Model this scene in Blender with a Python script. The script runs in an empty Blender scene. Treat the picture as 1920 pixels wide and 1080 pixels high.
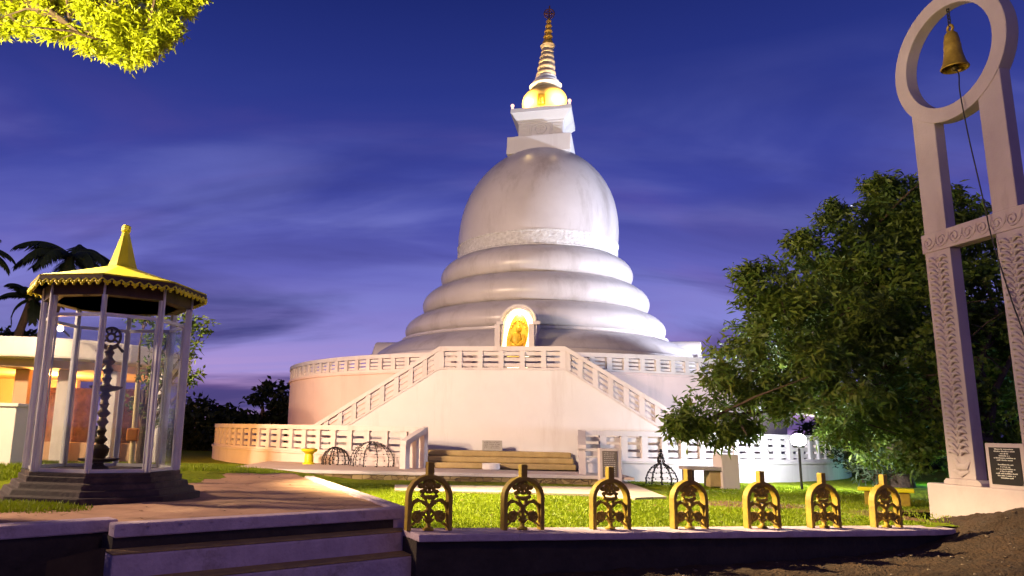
import bpy, bmesh, math, random
import numpy as np
from mathutils import Vector, Matrix
R_ = math.radians
scn = bpy.context.scene
COL = scn.collection

# ------------------------------------------------------------------ camera
CAM_F, CAM_CX, CAM_CY = 1400.0, 800.0, 540.0
PITCH, ROLL, EYE = R_(10.86), R_(1.2), 1.5
_F = Vector((0, math.cos(PITCH), math.sin(PITCH)))
_U0 = Vector((0, -math.sin(PITCH), math.cos(PITCH)))
_R0 = Vector((1, 0, 0))
_R = _R0 * math.cos(ROLL) + _U0 * math.sin(ROLL)
_U = _U0 * math.cos(ROLL) - _R0 * math.sin(ROLL)
CAMP = Vector((0, 0, EYE))
cd = bpy.data.cameras.new('camera')
cam = bpy.data.objects.new('camera', cd)
COL.objects.link(cam)
cam.matrix_world = Matrix(((_R.x, _U.x, -_F.x, 0), (_R.y, _U.y, -_F.y, 0), (_R.z, _U.z, -_F.z, EYE), (0, 0, 0, 1)))
cd.sensor_width = 36
cd.lens = 36 * CAM_F / 1920
cd.shift_x = (960 - CAM_CX) / 1920
cd.clip_start = 0.05
cd.clip_end = 3000
scn.camera = cam


def ray(x, y):
    return _F + _R * ((x - CAM_CX) / CAM_F) - _U * ((y - CAM_CY) / CAM_F)


def PY(x, y, Y):
    d = ray(x, y)
    return CAMP + d * (Y / d.y)


def PZ(x, y, Z):
    d = ray(x, y)
    return CAMP + d * ((Z - EYE) / d.z)


def lin(r, g, b):
    f = lambda c: (c / 255 / 12.92) if c / 255 <= 0.04045 else ((c / 255 + 0.055) / 1.055) ** 2.4
    return (f(r), f(g), f(b), 1)


# ------------------------------------------------------------------ view + world
scn.view_settings.view_transform = 'Standard'
scn.view_settings.look = 'None'
scn.view_settings.exposure = 0
scn.view_settings.gamma = 1
scn.cycles.max_bounces = 8
scn.cycles.transparent_max_bounces = 24
scn.cycles.sample_clamp_indirect = 4
scn.cycles.use_denoising = True

w = bpy.data.worlds.new('World')
scn.world = w
w.use_nodes = True
nt = w.node_tree
nt.nodes.clear()
N = nt.nodes.new
L = nt.links.new
out = N('ShaderNodeOutputWorld')
bg = N('ShaderNodeBackground')
L(bg.outputs[0], out.inputs[0])
tc = N('ShaderNodeTexCoord')
sep = N('ShaderNodeSeparateXYZ')
L(tc.outputs['Generated'], sep.inputs[0])
ramp = N('ShaderNodeValToRGB')
L(sep.outputs['Z'], ramp.inputs[0])
el = ramp.color_ramp.elements
stops = [(0.0, (178, 136, 180)), (0.055, (180, 148, 200)), (0.12, (142, 132, 202)), (0.20, (98, 98, 180)), (0.30, (60, 68, 154)),
         (0.42, (40, 52, 130)), (0.54, (25, 37, 104)), (0.8, (16, 26, 80))]
while len(el) < len(stops):
    el.new(0.5)
for e, (p, c) in zip(el, stops):
    e.position = p
    e.color = lin(*c)
# cloud plane coordinates: direction / height
mx = N('ShaderNodeMath'); mx.operation = 'ADD'; mx.inputs[1].default_value = 0.32
L(sep.outputs['Z'], mx.inputs[0])
dv = N('ShaderNodeVectorMath'); dv.operation = 'DIVIDE'
cmb = N('ShaderNodeCombineXYZ')
for i in range(3):
    L(mx.outputs[0], cmb.inputs[i])
L(tc.outputs['Generated'], dv.inputs[0])
L(cmb.outputs[0], dv.inputs[1])


def cloud(scale, rot, loc, stretch, lo, hi, detail=6, dist=0.6):
    mp = N('ShaderNodeMapping')
    mp.inputs['Rotation'].default_value = (0, 0, R_(rot))
    mp.inputs['Scale'].default_value = (stretch[0], stretch[1], 0.2)
    mp.inputs['Location'].default_value = loc
    L(dv.outputs[0], mp.inputs[0])
    nz = N('ShaderNodeTexNoise')
    nz.inputs['Scale'].default_value = scale
    nz.inputs['Detail'].default_value = detail
    nz.inputs['Roughness'].default_value = 0.5
    nz.inputs['Distortion'].default_value = dist
    L(mp.outputs[0], nz.inputs['Vector'])
    mr = N('ShaderNodeMapRange')
    mr.interpolation_type = 'SMOOTHSTEP'
    mr.inputs['From Min'].default_value = lo
    mr.inputs['From Max'].default_value = hi
    L(nz.outputs[0], mr.inputs[0])
    return mr.outputs[0]


def wmix(fac, a, col, mul):
    m = N('ShaderNodeMath'); m.operation = 'MULTIPLY'; m.inputs[1].default_value = mul
    L(fac, m.inputs[0])
    mm = N('ShaderNodeMix'); mm.data_type = 'RGBA'
    L(m.outputs[0], mm.inputs[0])
    L(a, mm.inputs[6])
    mm.inputs[7].default_value = col
    return mm.outputs[2]


c1 = cloud(2.6, 52, (5.6, 2.3, 0), (0.42, 1.25), 0.42, 0.68)
c2 = cloud(2.2, 48, (2.7, 9.4, 0), (0.45, 1.2), 0.43, 0.66)
c3 = cloud(2.0, 35, (1.2, 5.5, 0), (0.6, 1.2), 0.50, 0.75)
# clouds fade towards the zenith
fade = N('ShaderNodeMapRange')
fade.inputs['From Min'].default_value = 0.46
fade.inputs['From Max'].default_value = 0.12
L(sep.outputs['Z'], fade.inputs[0])


def faded(x):
    m = N('ShaderNodeMath'); m.operation = 'MULTIPLY'
    L(x, m.inputs[0]); L(fade.outputs[0], m.inputs[1])
    return m.outputs[0]


cc = wmix(faded(c1), ramp.outputs[0], lin(126, 130, 204), 0.85)
cc = wmix(faded(c2), cc, lin(44, 46, 108), 0.9)
cc = wmix(faded(c3), cc, lin(140, 96, 158), 0.35)
# a trace of physical dusk sky under the painted-by-sunset gradient
sky = N('ShaderNodeTexSky')
sky.sky_type = 'NISHITA'
sky.sun_disc = False
sky.sun_elevation = R_(-4)
sky.sun_rotation = R_(200)
ad = N('ShaderNodeMix'); ad.data_type = 'RGBA'; ad.blend_type = 'ADD'
ad.inputs[0].default_value = 0.05
L(cc, ad.inputs[6]); L(sky.outputs[0], ad.inputs[7])
L(ad.outputs[2], bg.inputs[0])
bg.inputs[1].default_value = 1.12


# ------------------------------------------------------------------ lamps of the place and added lights
def lamp(name, kind, loc, power, col, size=0.15, aim=None, cone=None, blend=0.3):
    d = bpy.data.lights.new(name, kind)
    d.energy = power
    d.color = col
    if kind in ('POINT', 'SPOT'):
        d.shadow_soft_size = size
    if kind == 'SPOT':
        d.spot_size = R_(cone)
        d.spot_blend = blend
    o = bpy.data.objects.new(name, d)
    COL.objects.link(o)
    o.location = loc
    if aim is not None:
        o.rotation_euler = (Vector(aim) - Vector(loc)).to_track_quat('-Z', 'Y').to_euler()
    return o


WARM = (1.0, 0.72, 0.44)
FLOOD = PY(1497, 825, 16.2)
lamp('street_lamp_light', 'POINT', (-9.6, 7.9, 5.2), 4600, WARM, 0.3)
lamp('added_lawn_light', 'SPOT', (-6.0, 11.5, 7.5), 34000, (1.0, 0.78, 0.40), 0.2, aim=(1.9, 10.9, 0.5), cone=39, blend=0.7)  # unseen spot added to brighten the lawn, cone kept narrow to spare the tower
lamp('added_roof_light', 'SPOT', (-6.7, 10.2, 5.4), 7500, (1.0, 0.80, 0.46), 0.2, aim=(-3.4, 8.35, 3.35), cone=30, blend=0.4)  # unseen spot added only to brighten the pavilion roof
lamp('stupa_flood_light', 'SPOT', (-9.0, 7.5, 6.2), 8600, (1.0, 0.69, 0.50), 0.3, aim=(2.5, 20, 4.0), cone=62, blend=0.6)
lamp('canopy_leaf_light', 'SPOT', (-4.4, 3.8, 3.4), 3400, (1.0, 0.84, 0.42), 0.15, aim=(-2.6, 6.4, 5.2), cone=70, blend=0.5)
lamp('entrance_lamp_light', 'POINT', (1.2, 2.2, 6.4), 190, (1.0, 0.62, 0.40), 0.3)
lamp('cool_flood_light', 'POINT', FLOOD + Vector((0.0, 0.21, 0.08)), 700, (0.80, 0.84, 1.0), 0.12)
lamp('cool_flood_beam', 'SPOT', (16.5, 20.5, 3.9), 16000, (0.78, 0.82, 1.0), 0.15, aim=(5.0, 27, 8.8), cone=48, blend=0.35)
lamp('far_garden_light', 'POINT', (12.8, 18.8, 0.9), 60, (0.30, 1.0, 0.72), 0.2)

# ------------------------------------------------------------------ helpers
ROOT = {}
rnd = random.Random(7)


def tag(o, label=None, cat=None, group=None, kind=None):
    if label: o['label'] = label
    if cat: o['category'] = cat
    if group: o['group'] = group
    if kind: o['kind'] = kind
    return o


def empty(name, loc=(0, 0, 0)):
    o = bpy.data.objects.new(name, None)
    COL.objects.link(o)
    o.location = loc
    o.empty_display_size = 0.2
    ROOT[o] = Vector(loc)
    return o


def thing(name, loc, label, cat, group=None):
    return tag(empty(name, loc), label, cat, group)


class MB:
    def __init__(s):
        s.v = []; s.f = []; s.mi = []; s.cur = 0

    def add(s, vs, fs):
        b = len(s.v)
        s.v += [Vector(v) for v in vs]
        for f in fs:
            s.f.append([b + i for i in f]); s.mi.append(s.cur)
        return s

    def box(s, c, size, rz=0.0, M=None):
        hx, hy, hz = size[0] / 2, size[1] / 2, size[2] / 2
        ca, sa = math.cos(rz), math.sin(rz)
        vs = []
        for z in (-hz, hz):
            for x, y in ((-hx, -hy), (hx, -hy), (hx, hy), (-hx, hy)):
                if M is not None:
                    q = M @ Vector((x, y, z)); vs.append((c[0] + q.x, c[1] + q.y, c[2] + q.z))
                else:
                    vs.append((c[0] + x * ca - y * sa, c[1] + x * sa + y * ca, c[2] + z))
        return s.add(vs, [(3, 2, 1, 0), (4, 5, 6, 7), (0, 1, 5, 4), (1, 2, 6, 5), (2, 3, 7, 6), (3, 0, 4, 7)])

    def prism(s, poly, z0, z1, top=None):
        # poly: list of (x,y) counter-clockwise; top: optional other outline
        n = len(poly); t = top or poly
        vs = [(x, y, z0) for x, y in poly] + [(x, y, z1) for x, y in t]
        return s.add(vs, [tuple(range(n - 1, -1, -1)), tuple(range(n, 2 * n))] + [(i, (i + 1) % n, n + (i + 1) % n, n + i) for i in range(n)])

    def sheet(s, A, B):
        # two matching outlines in 3D joined into a solid
        n = len(A)
        return s.add(list(A) + list(B), [tuple(range(n - 1, -1, -1)), tuple(range(n, 2 * n))] + [(i, (i + 1) % n, n + (i + 1) % n, n + i) for i in range(n)])

    def lathe(s, prof, n=64, c=(0, 0, 0), a0=0.0, a1=2 * math.pi, caps=True):
        full = abs(a1 - a0 - 2 * math.pi) < 1e-6
        m = n if full else n + 1
        vs = []
        for r, z in prof:
            for k in range(m):
                a = a0 + (a1 - a0) * k / n
                vs.append((c[0] + r * math.cos(a), c[1] + r * math.sin(a), c[2] + z))
        fs = []
        for i in range(len(prof) - 1):
            for k in range(n):
                k2 = (k + 1) % m
                fs.append((i * m + k, i * m + k2, (i + 1) * m + k2, (i + 1) * m + k))
        if full and caps:
            fs.append(tuple(range(m - 1, -1, -1)))
            fs.append(tuple((len(prof) - 1) * m + k for k in range(m)))
        return s.add(vs, fs)

    def tube(s, pts, rad, n=8, flat=None, up=(0, 0, 1)):
        # swept round bar; rad number or list; flat=(a,b) for an elliptical section (a along normal to up)
        pts = [Vector(p) for p in pts]
        m = len(pts)
        rs = rad if isinstance(rad, (list, tuple)) else [rad] * m
        vs = []
        prev = None
        for i, p in enumerate(pts):
            t = (pts[min(i + 1, m - 1)] - pts[max(i - 1, 0)]).normalized()
            u = Vector(up)
            if abs(t.dot(u)) > 0.97 and prev is None:
                u = Vector((1, 0, 0)) if abs(t.x) < 0.9 else Vector((0, 1, 0))
            if prev is not None and flat is None:
                a = (prev - t * prev.dot(t)).normalized()
            else:
                a = t.cross(u).normalized()
            prev = a
            b = t.cross(a).normalized()
            fa, fb = flat or (1, 1)
            for k in range(n):
                g = 2 * math.pi * (k + 0.5) / n
                vs.append(p + a * (rs[i] * fa * math.cos(g)) + b * (rs[i] * fb * math.sin(g)))
        fs = [tuple(range(n)), tuple((m - 1) * n + k for k in range(n - 1, -1, -1))]
        for i in range(m - 1):
            for k in range(n):
                k2 = (k + 1) % n
                fs.append((i * n + k, (i + 1) * n + k, (i + 1) * n + k2, i * n + k2))
        return s.add(vs, fs)

    def ball(s, c, r, nu=12, nv=8, sc=(1, 1, 1)):
        prof = [(max(1e-4, math.sin(math.pi * i / nv)), -math.cos(math.pi * i / nv)) for i in range(nv + 1)]
        b = len(s.v)
        s.lathe(prof, nu, (0, 0, 0))
        for i in range(b, len(s.v)):
            v = s.v[i]
            s.v[i] = Vector((c[0] + v.x * r * sc[0], c[1] + v.y * r * sc[1], c[2] + v.z * r * sc[2]))
        return s

    def xf(s, M, start=0):
        for i in range(start, len(s.v)):
            s.v[i] = M @ s.v[i]
        return s

    def fn(s, g):
        s.v = [Vector(g(v)) for v in s.v]
        return s

    def build(s, name, mats, parent=None, loc=None, smooth=None, bevel=0, kind=None):
        me = bpy.data.meshes.new(name)
        off = ROOT[parent] if parent is not None else Vector(loc or (0, 0, 0))
        me.from_pydata([v - off for v in s.v], [], s.f)
        mats = mats if isinstance(mats, (list, tuple)) else [mats]
        for m in mats:
            me.materials.append(m)
        me.polygons.foreach_set('material_index', s.mi)
        bm = bmesh.new(); bm.from_mesh(me)
        bmesh.ops.recalc_face_normals(bm, faces=bm.faces)
        bm.to_mesh(me); bm.free()
        if smooth is not None:
            me.polygons.foreach_set('use_smooth', [True] * len(me.polygons))
            if smooth < 180:
                me.set_sharp_from_angle(angle=R_(smooth))
        me.update()
        o = bpy.data.objects.new(name, me)
        COL.objects.link(o)
        ROOT[o] = off
        if parent is not None:
            o.parent = parent
        else:
            o.location = off
        if bevel:
            b = o.modifiers.new('bevel', 'BEVEL'); b.width = bevel; b.segments = 2; b.limit_method = 'ANGLE'
        if kind: o['kind'] = kind
        return o


def inst(src, name, parent, loc, rz=0.0):
    o = src.copy()
    o.name = name
    COL.objects.link(o)
    o.parent = parent
    o.location = loc
    o.rotation_euler = (0, 0, rz)
    return o


def copy_tree(o, parent=None):
    c = o.copy()
    COL.objects.link(c)
    c.parent = parent
    for ch in list(o.children):
        copy_tree(ch, c)
    return c


# ------------------------------------------------------------------ materials
def nodes(name):
    m = bpy.data.materials.new(name)
    m.use_nodes = True
    t = m.node_tree
    return m, t, t.nodes['Principled BSDF']


def mat(name, c1, c2=None, scale=3.0, rough=0.7, metal=0.0, bump=0.0, bscale=40.0, stain=None, sscale=0.6, sstretch=(1, 1, 1), smin=0.52, smax=0.75,
        coat=0, spec=0.4, vary=False, cracks=None):
    m, t, b = nodes(name)
    c2 = c2 or tuple(x * 0.8 for x in c1)
    co = t.nodes.new('ShaderNodeTexCoord')
    nz = t.nodes.new('ShaderNodeTexNoise')
    nz.inputs['Scale'].default_value = scale
    nz.inputs['Detail'].default_value = 8
    nz.inputs['Roughness'].default_value = 0.62
    vec = co.outputs['Object']
    if vary:
        oi = t.nodes.new('ShaderNodeObjectInfo')
        ml = t.nodes.new('ShaderNodeVectorMath'); ml.operation = 'SCALE'; ml.inputs[0].default_value = (37, 53, 71)
        t.links.new(oi.outputs['Random'], ml.inputs['Scale'])
        av = t.nodes.new('ShaderNodeVectorMath'); av.operation = 'ADD'
        t.links.new(vec, av.inputs[0]); t.links.new(ml.outputs[0], av.inputs[1])
        vec = av.outputs[0]
    t.links.new(vec, nz.inputs['Vector'])
    rp = t.nodes.new('ShaderNodeValToRGB')
    rp.color_ramp.elements[0].position = 0.3
    rp.color_ramp.elements[1].position = 0.7
    rp.color_ramp.elements[0].color = (*c2, 1)
    rp.color_ramp.elements[1].color = (*c1, 1)
    t.links.new(nz.outputs[0], rp.inputs[0])
    col = rp.outputs[0]
    if stain:
        mp = t.nodes.new('ShaderNodeMapping')
        mp.inputs['Scale'].default_value = sstretch
        t.links.new(vec, mp.inputs[0])
        n2 = t.nodes.new('ShaderNodeTexNoise')
        n2.inputs['Scale'].default_value = sscale
        n2.inputs['Detail'].default_value = 10
        n2.inputs['Roughness'].default_value = 0.7
        t.links.new(mp.outputs[0], n2.inputs['Vector'])
        mr = t.nodes.new('ShaderNodeMapRange')
        mr.inputs['From Min'].default_value = smin
        mr.inputs['From Max'].default_value = smax
        t.links.new(n2.outputs[0], mr.inputs[0])
        mm = t.nodes.new('ShaderNodeMix'); mm.data_type = 'RGBA'
        t.links.new(mr.outputs[0], mm.inputs[0])
        t.links.new(col, mm.inputs[6])
        mm.inputs[7].default_value = (*stain, 1)
        col = mm.outputs[2]
    if cracks:
        # hairline cracks: thin cell borders, kept only where a broad noise lets them through
        vd = t.nodes.new('ShaderNodeTexNoise'); vd.inputs['Scale'].default_value = cracks * 3; vd.inputs['Detail'].default_value = 5
        t.links.new(vec, vd.inputs['Vector'])
        vm = t.nodes.new('ShaderNodeMix'); vm.data_type = 'VECTOR'; vm.inputs[0].default_value = 0.25
        t.links.new(vec, vm.inputs[4]); t.links.new(vd.outputs['Color'], vm.inputs[5])
        vo = t.nodes.new('ShaderNodeTexVoronoi'); vo.feature = 'DISTANCE_TO_EDGE'; vo.inputs['Scale'].default_value = cracks
        t.links.new(vm.outputs[1], vo.inputs['Vector'])
        m1 = t.nodes.new('ShaderNodeMapRange'); m1.inputs['From Max'].default_value = 0.012; m1.inputs['To Min'].default_value = 1; m1.inputs['To Max'].default_value = 0
        t.links.new(vo.outputs['Distance'], m1.inputs[0])
        nk = t.nodes.new('ShaderNodeTexNoise'); nk.inputs['Scale'].default_value = 0.6; nk.inputs['Detail'].default_value = 3
        t.links.new(vec, nk.inputs['Vector'])
        m2 = t.nodes.new('ShaderNodeMapRange'); m2.inputs['From Min'].default_value = 0.52; m2.inputs['From Max'].default_value = 0.62; m2.inputs['To Max'].default_value = 0.75
        t.links.new(nk.outputs[0], m2.inputs[0])
        mu = t.nodes.new('ShaderNodeMath'); mu.operation = 'MULTIPLY'
        t.links.new(m1.outputs[0], mu.inputs[0]); t.links.new(m2.outputs[0], mu.inputs[1])
        mc = t.nodes.new('ShaderNodeMix'); mc.data_type = 'RGBA'
        t.links.new(mu.outputs[0], mc.inputs[0]); t.links.new(col, mc.inputs[6]); mc.inputs[7].default_value = (0.22, 0.18, 0.15, 1)
        col = mc.outputs[2]
    t.links.new(col, b.inputs['Base Color'])
    b.inputs['Roughness'].default_value = rough
    b.inputs['Metallic'].default_value = metal
    b.inputs['Specular IOR Level'].default_value = spec
    if coat:
        b.inputs['Coat Weight'].default_value = coat
    if bump:
        n3 = t.nodes.new('ShaderNodeTexNoise')
        n3.inputs['Scale'].default_value = bscale
        n3.inputs['Detail'].default_value = 6
        t.links.new(co.outputs['Object'], n3.inputs['Vector'])
        bp = t.nodes.new('ShaderNodeBump')
        bp.inputs['Strength'].default_value = bump
        bp.inputs['Distance'].default_value = 0.05
        t.links.new(n3.outputs[0], bp.inputs['Height'])
        t.links.new(bp.outputs[0], b.inputs['Normal'])
    return m


def leafmat(name, c1, c2, c3=None, scale=0.8, trans=0.35):
    m, t, b = nodes(name)
    co = t.nodes.new('ShaderNodeTexCoord')
    nz = t.nodes.new('ShaderNodeTexNoise')
    nz.inputs['Scale'].default_value = scale
    nz.inputs['Detail'].default_value = 9
    nz.inputs['Roughness'].default_value = 0.8
    t.links.new(co.outputs['Object'], nz.inputs['Vector'])
    rp = t.nodes.new('ShaderNodeValToRGB')
    e = rp.color_ramp.elements
    e[0].position = 0.35; e[0].color = (*c2, 1)
    e[1].position = 0.58; e[1].color = (*c1, 1)
    if c3:
        k = e.new(0.70); k.color = (*c3, 1)
    t.links.new(nz.outputs[0], rp.inputs[0])
    t.links.new(rp.outputs[0], b.inputs['Base Color'])
    b.inputs['Roughness'].default_value = 0.5
    b.inputs['Specular IOR Level'].default_value = 0.35
    tr = t.nodes.new('ShaderNodeBsdfTranslucent')
    t.links.new(rp.outputs[0], tr.inputs[0])
    mx = t.nodes.new('ShaderNodeMixShader')
    mx.inputs[0].default_value = trans
    t.links.new(b.outputs[0], mx.inputs[1])
    t.links.new(tr.outputs[0], mx.inputs[2])
    t.links.new(mx.outputs[0], t.nodes['Material Output'].inputs[0])
    return m


def emat(name, col, s):
    m = bpy.data.materials.new(name)
    m.use_nodes = True
    t = m.node_tree
    t.nodes.clear()
    o = t.nodes.new('ShaderNodeOutputMaterial')
    e = t.nodes.new('ShaderNodeEmission')
    e.inputs[0].default_value = (*col, 1)
    e.inputs[1].default_value = s
    t.links.new(e.outputs[0], o.inputs[0])
    return m


def glassmat(name):
    m = bpy.data.materials.new(name)
    m.use_nodes = True
    t = m.node_tree
    t.nodes.clear()
    o = t.nodes.new('ShaderNodeOutputMaterial')
    tr = t.nodes.new('ShaderNodeBsdfTransparent')
    tr.inputs[0].default_value = (0.93, 0.94, 0.95, 1)
    gl = t.nodes.new('ShaderNodeBsdfGlossy')
    gl.inputs[1].default_value = 0.03
    lw_ = t.nodes.new('ShaderNodeLayerWeight')
    lw_.inputs[0].default_value = 0.5
    pw_ = t.nodes.new('ShaderNodeMath'); pw_.operation = 'POWER'; pw_.inputs[1].default_value = 5
    t.links.new(lw_.outputs['Facing'], pw_.inputs[0])
    fr = t.nodes.new('ShaderNodeMath'); fr.operation = 'MULTIPLY_ADD'
    fr.inputs[1].default_value = 0.7; fr.inputs[2].default_value = 0.035
    t.links.new(pw_.outputs[0], fr.inputs[0])
    # grime: faint diffuse film in patches
    nz = t.nodes.new('ShaderNodeTexNoise'); nz.inputs['Scale'].default_value = 3
    nz.inputs['Detail'].default_value = 8
    co = t.nodes.new('ShaderNodeTexCoord')
    t.links.new(co.outputs['Object'], nz.inputs['Vector'])
    mr = t.nodes.new('ShaderNodeMapRange')
    mr.inputs['From Min'].default_value = 0.45; mr.inputs['From Max'].default_value = 0.8
    mr.inputs['To Max'].default_value = 0.09
    t.links.new(nz.outputs[0], mr.inputs[0])
    df = t.nodes.new('ShaderNodeBsdfDiffuse')
    df.inputs[0].default_value = (0.5, 0.48, 0.46, 1)
    m1 = t.nodes.new('ShaderNodeMixShader')
    m2 = t.nodes.new('ShaderNodeMixShader')
    t.links.new(fr.outputs[0], m1.inputs[0]); t.links.new(tr.outputs[0], m1.inputs[1]); t.links.new(gl.outputs[0], m1.inputs[2])
    t.links.new(mr.outputs[0], m2.inputs[0]); t.links.new(m1.outputs[0], m2.inputs[1]); t.links.new(df.outputs[0], m2.inputs[2])
    t.links.new(m2.outputs[0], o.inputs[0])
    return m


M = {}
M['stucco'] = mat('white_stucco', (0.80, 0.78, 0.75), (0.74, 0.72, 0.69), 1.2, 0.75, bump=0.06, bscale=60, stain=(0.58, 0.52, 0.47), sscale=0.9, sstretch=(1.6, 1.6, 0.22), smin=0.52, smax=0.85)
M['dome'] = mat('aged_white_paint', (0.60, 0.55, 0.53), (0.51, 0.46, 0.44), 0.7, 0.32, bump=0.05, bscale=25, stain=(0.34, 0.29, 0.26), sscale=0.9, sstretch=(1.5, 1.5, 0.3), smin=0.50, smax=0.78, spec=0.5)
M['band'] = mat('rough_white_render', (0.72, 0.70, 0.67), (0.45, 0.42, 0.40), 9, 0.8, bump=1.0, bscale=9)
M['wallpaint'] = mat('off_white_wall_paint', (0.74, 0.68, 0.65), (0.66, 0.60, 0.57), 0.9, 0.8, bump=0.05, bscale=50, stain=(0.48, 0.41, 0.37), sscale=1.2, sstretch=(1.5, 1.5, 0.2), smin=0.53, smax=0.8, vary=True)
M['concrete'] = mat('pale_concrete', (0.55, 0.50, 0.48), (0.36, 0.32, 0.30), 5, 0.85, bump=0.25, bscale=40, stain=(0.2, 0.16, 0.12), sscale=2.0, smin=0.55, smax=0.8)
M['coping'] = mat('painted_coping', (0.58, 0.44, 0.54), (0.42, 0.31, 0.39), 6, 0.8, bump=0.3, bscale=30, stain=(0.22, 0.16, 0.13), sscale=3.5, smin=0.55, smax=0.75)
M['tread'] = mat('worn_yellow_tread', (0.40, 0.27, 0.10), (0.24, 0.15, 0.07), 7, 0.85, bump=0.3, bscale=30)
M['darkwall'] = mat('dark_brown_wall', (0.055, 0.04, 0.035), (0.03, 0.022, 0.02), 4, 0.9, bump=0.4, bscale=18)  # very dark brown over the whole face, slightly mottled
M['soil'] = mat('brown_soil', (0.085, 0.043, 0.022), (0.036, 0.02, 0.012), 5, 0.95, bump=1.0, bscale=30, stain=(0.045, 0.028, 0.02), sscale=2.5, smin=0.5, smax=0.65)
M['sand'] = mat('sandy_terrace_earth', (0.50, 0.29, 0.20), (0.34, 0.185, 0.12), 1.1, 0.95, bump=0.5, bscale=9, stain=(0.13, 0.07, 0.04), sscale=1.5, sstretch=(0.5, 2.2, 1), smin=0.54, smax=0.72)
M['paving'] = mat('plaza_paving', (0.58, 0.48, 0.42), (0.48, 0.38, 0.33), 2.5, 0.8, bump=0.08, bscale=30)
M['mustard'] = mat('mustard_paint', (0.42, 0.28, 0.025), (0.27, 0.165, 0.022), 8, 0.55, bump=0.15, bscale=40, stain=(0.15, 0.085, 0.02), sscale=7, smin=0.55, smax=0.75, vary=True)
M['mustardstep'] = mat('mustard_step_paint', (0.58, 0.44, 0.19), (0.44, 0.32, 0.13), 5, 0.7, bump=0.2, bscale=20)
M['yellow'] = mat('yellow_enamel', (0.86, 0.76, 0.01), (0.78, 0.66, 0.01), 3, 0.4, spec=0.5)
M['gold'] = mat('gilded', (0.85, 0.55, 0.10), (0.66, 0.38, 0.05), 6, 0.35, metal=0.35)
M['goldmatte'] = mat('gold_paint', (0.85, 0.58, 0.06), (0.66, 0.40, 0.03), 14, 0.5, metal=0.2)
M['brass'] = mat('old_brass', (0.12, 0.08, 0.025), (0.05, 0.035, 0.012), 10, 0.45, metal=0.5)
M['bellgold'] = mat('painted_bell_gold', (0.55, 0.36, 0.05), (0.34, 0.20, 0.03), 7, 0.45, metal=0.4, bump=0.2, bscale=20)
M['alu'] = mat('anodised_aluminium', (0.72, 0.70, 0.68), (0.56, 0.54, 0.52), 3, 0.3, metal=0.25)
M['darkwood'] = mat('dark_brown_board', (0.08, 0.045, 0.03), (0.045, 0.025, 0.018), 8, 0.7)
M['plinth'] = mat('dark_plinth_paint', (0.045, 0.027, 0.029), (0.024, 0.016, 0.018), 3, 0.75, bump=0.2, bscale=25, stain=(0.14, 0.09, 0.08), sscale=2.5)
M['pinkstone'] = mat('pinkish_cast_stone', (0.52, 0.42, 0.45), (0.44, 0.345, 0.37), 1.6, 0.8, bump=0.1, bscale=35, stain=(0.30, 0.23, 0.24), sscale=1.4, sstretch=(1.5, 1.5, 0.35), smin=0.56, smax=0.85)
M['black'] = mat('black_granite', (0.02, 0.018, 0.02), (0.012, 0.011, 0.012), 20, 0.35)
M['ink'] = mat('pale_engraving', (0.7, 0.66, 0.64), (0.6, 0.56, 0.54), 9, 0.7)
M['slate'] = mat('grey_slate', (0.20, 0.18, 0.15), (0.13, 0.115, 0.10), 14, 0.6)
M['bark'] = mat('tree_bark', (0.12, 0.075, 0.045), (0.06, 0.04, 0.025), 9, 0.9, bump=0.7, bscale=22)
M['barkpale'] = mat('pale_twig_bark', (0.30, 0.22, 0.16), (0.2, 0.14, 0.10), 9, 0.9)
M['leaf'] = leafmat('mid_green_leaf', (0.18, 0.235, 0.028), (0.085, 0.13, 0.02), (0.28, 0.20, 0.04))
M['leaf2'] = leafmat('fresh_green_leaf', (0.13, 0.21, 0.028), (0.06, 0.11, 0.018))
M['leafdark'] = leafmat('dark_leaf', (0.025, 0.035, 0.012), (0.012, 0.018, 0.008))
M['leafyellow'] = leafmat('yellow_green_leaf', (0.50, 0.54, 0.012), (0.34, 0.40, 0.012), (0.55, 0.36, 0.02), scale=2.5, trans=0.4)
M['palm'] = leafmat('palm_leaf', (0.035, 0.05, 0.02), (0.018, 0.028, 0.012))
M['grass'] = leafmat('grass_blade', (0.24, 0.31, 0.006), (0.14, 0.20, 0.006), (0.31, 0.30, 0.012), scale=0.9, trans=0.3)
M['glass'] = glassmat('clear_glass')
M['wire'] = mat('dark_wire', (0.03, 0.028, 0.03), None, 5, 0.6)
M['palewire'] = mat('pale_wire', (0.55, 0.50, 0.47), None, 5, 0.5)
M['orange'] = mat('orange_paint', (0.70, 0.22, 0.02), None, 6, 0.6)
M['bldgwhite'] = mat('white_building_render', (0.80, 0.74, 0.66), (0.72, 0.66, 0.58), 1.5, 0.8)
M['bldgpeach'] = mat('peach_building_render', (0.70, 0.48, 0.30), (0.62, 0.40, 0.24), 2, 0.8)
M['clad'] = mat('brown_stone_cladding', (0.34, 0.19, 0.12), (0.12, 0.07, 0.05), 7, 0.85, bump=0.6, bscale=14)
M['drum'] = mat('drum_wall_paint', (0.76, 0.61, 0.57), (0.66, 0.52, 0.48), 0.8, 0.8, bump=0.05, bscale=40, stain=(0.50, 0.41, 0.38), sscale=1.0, sstretch=(1.5, 1.5, 0.2), smin=0.54, smax=0.85)
M['bluebin'] = mat('slate_blue_paint', (0.16, 0.17, 0.28), None, 5, 0.6)


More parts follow.
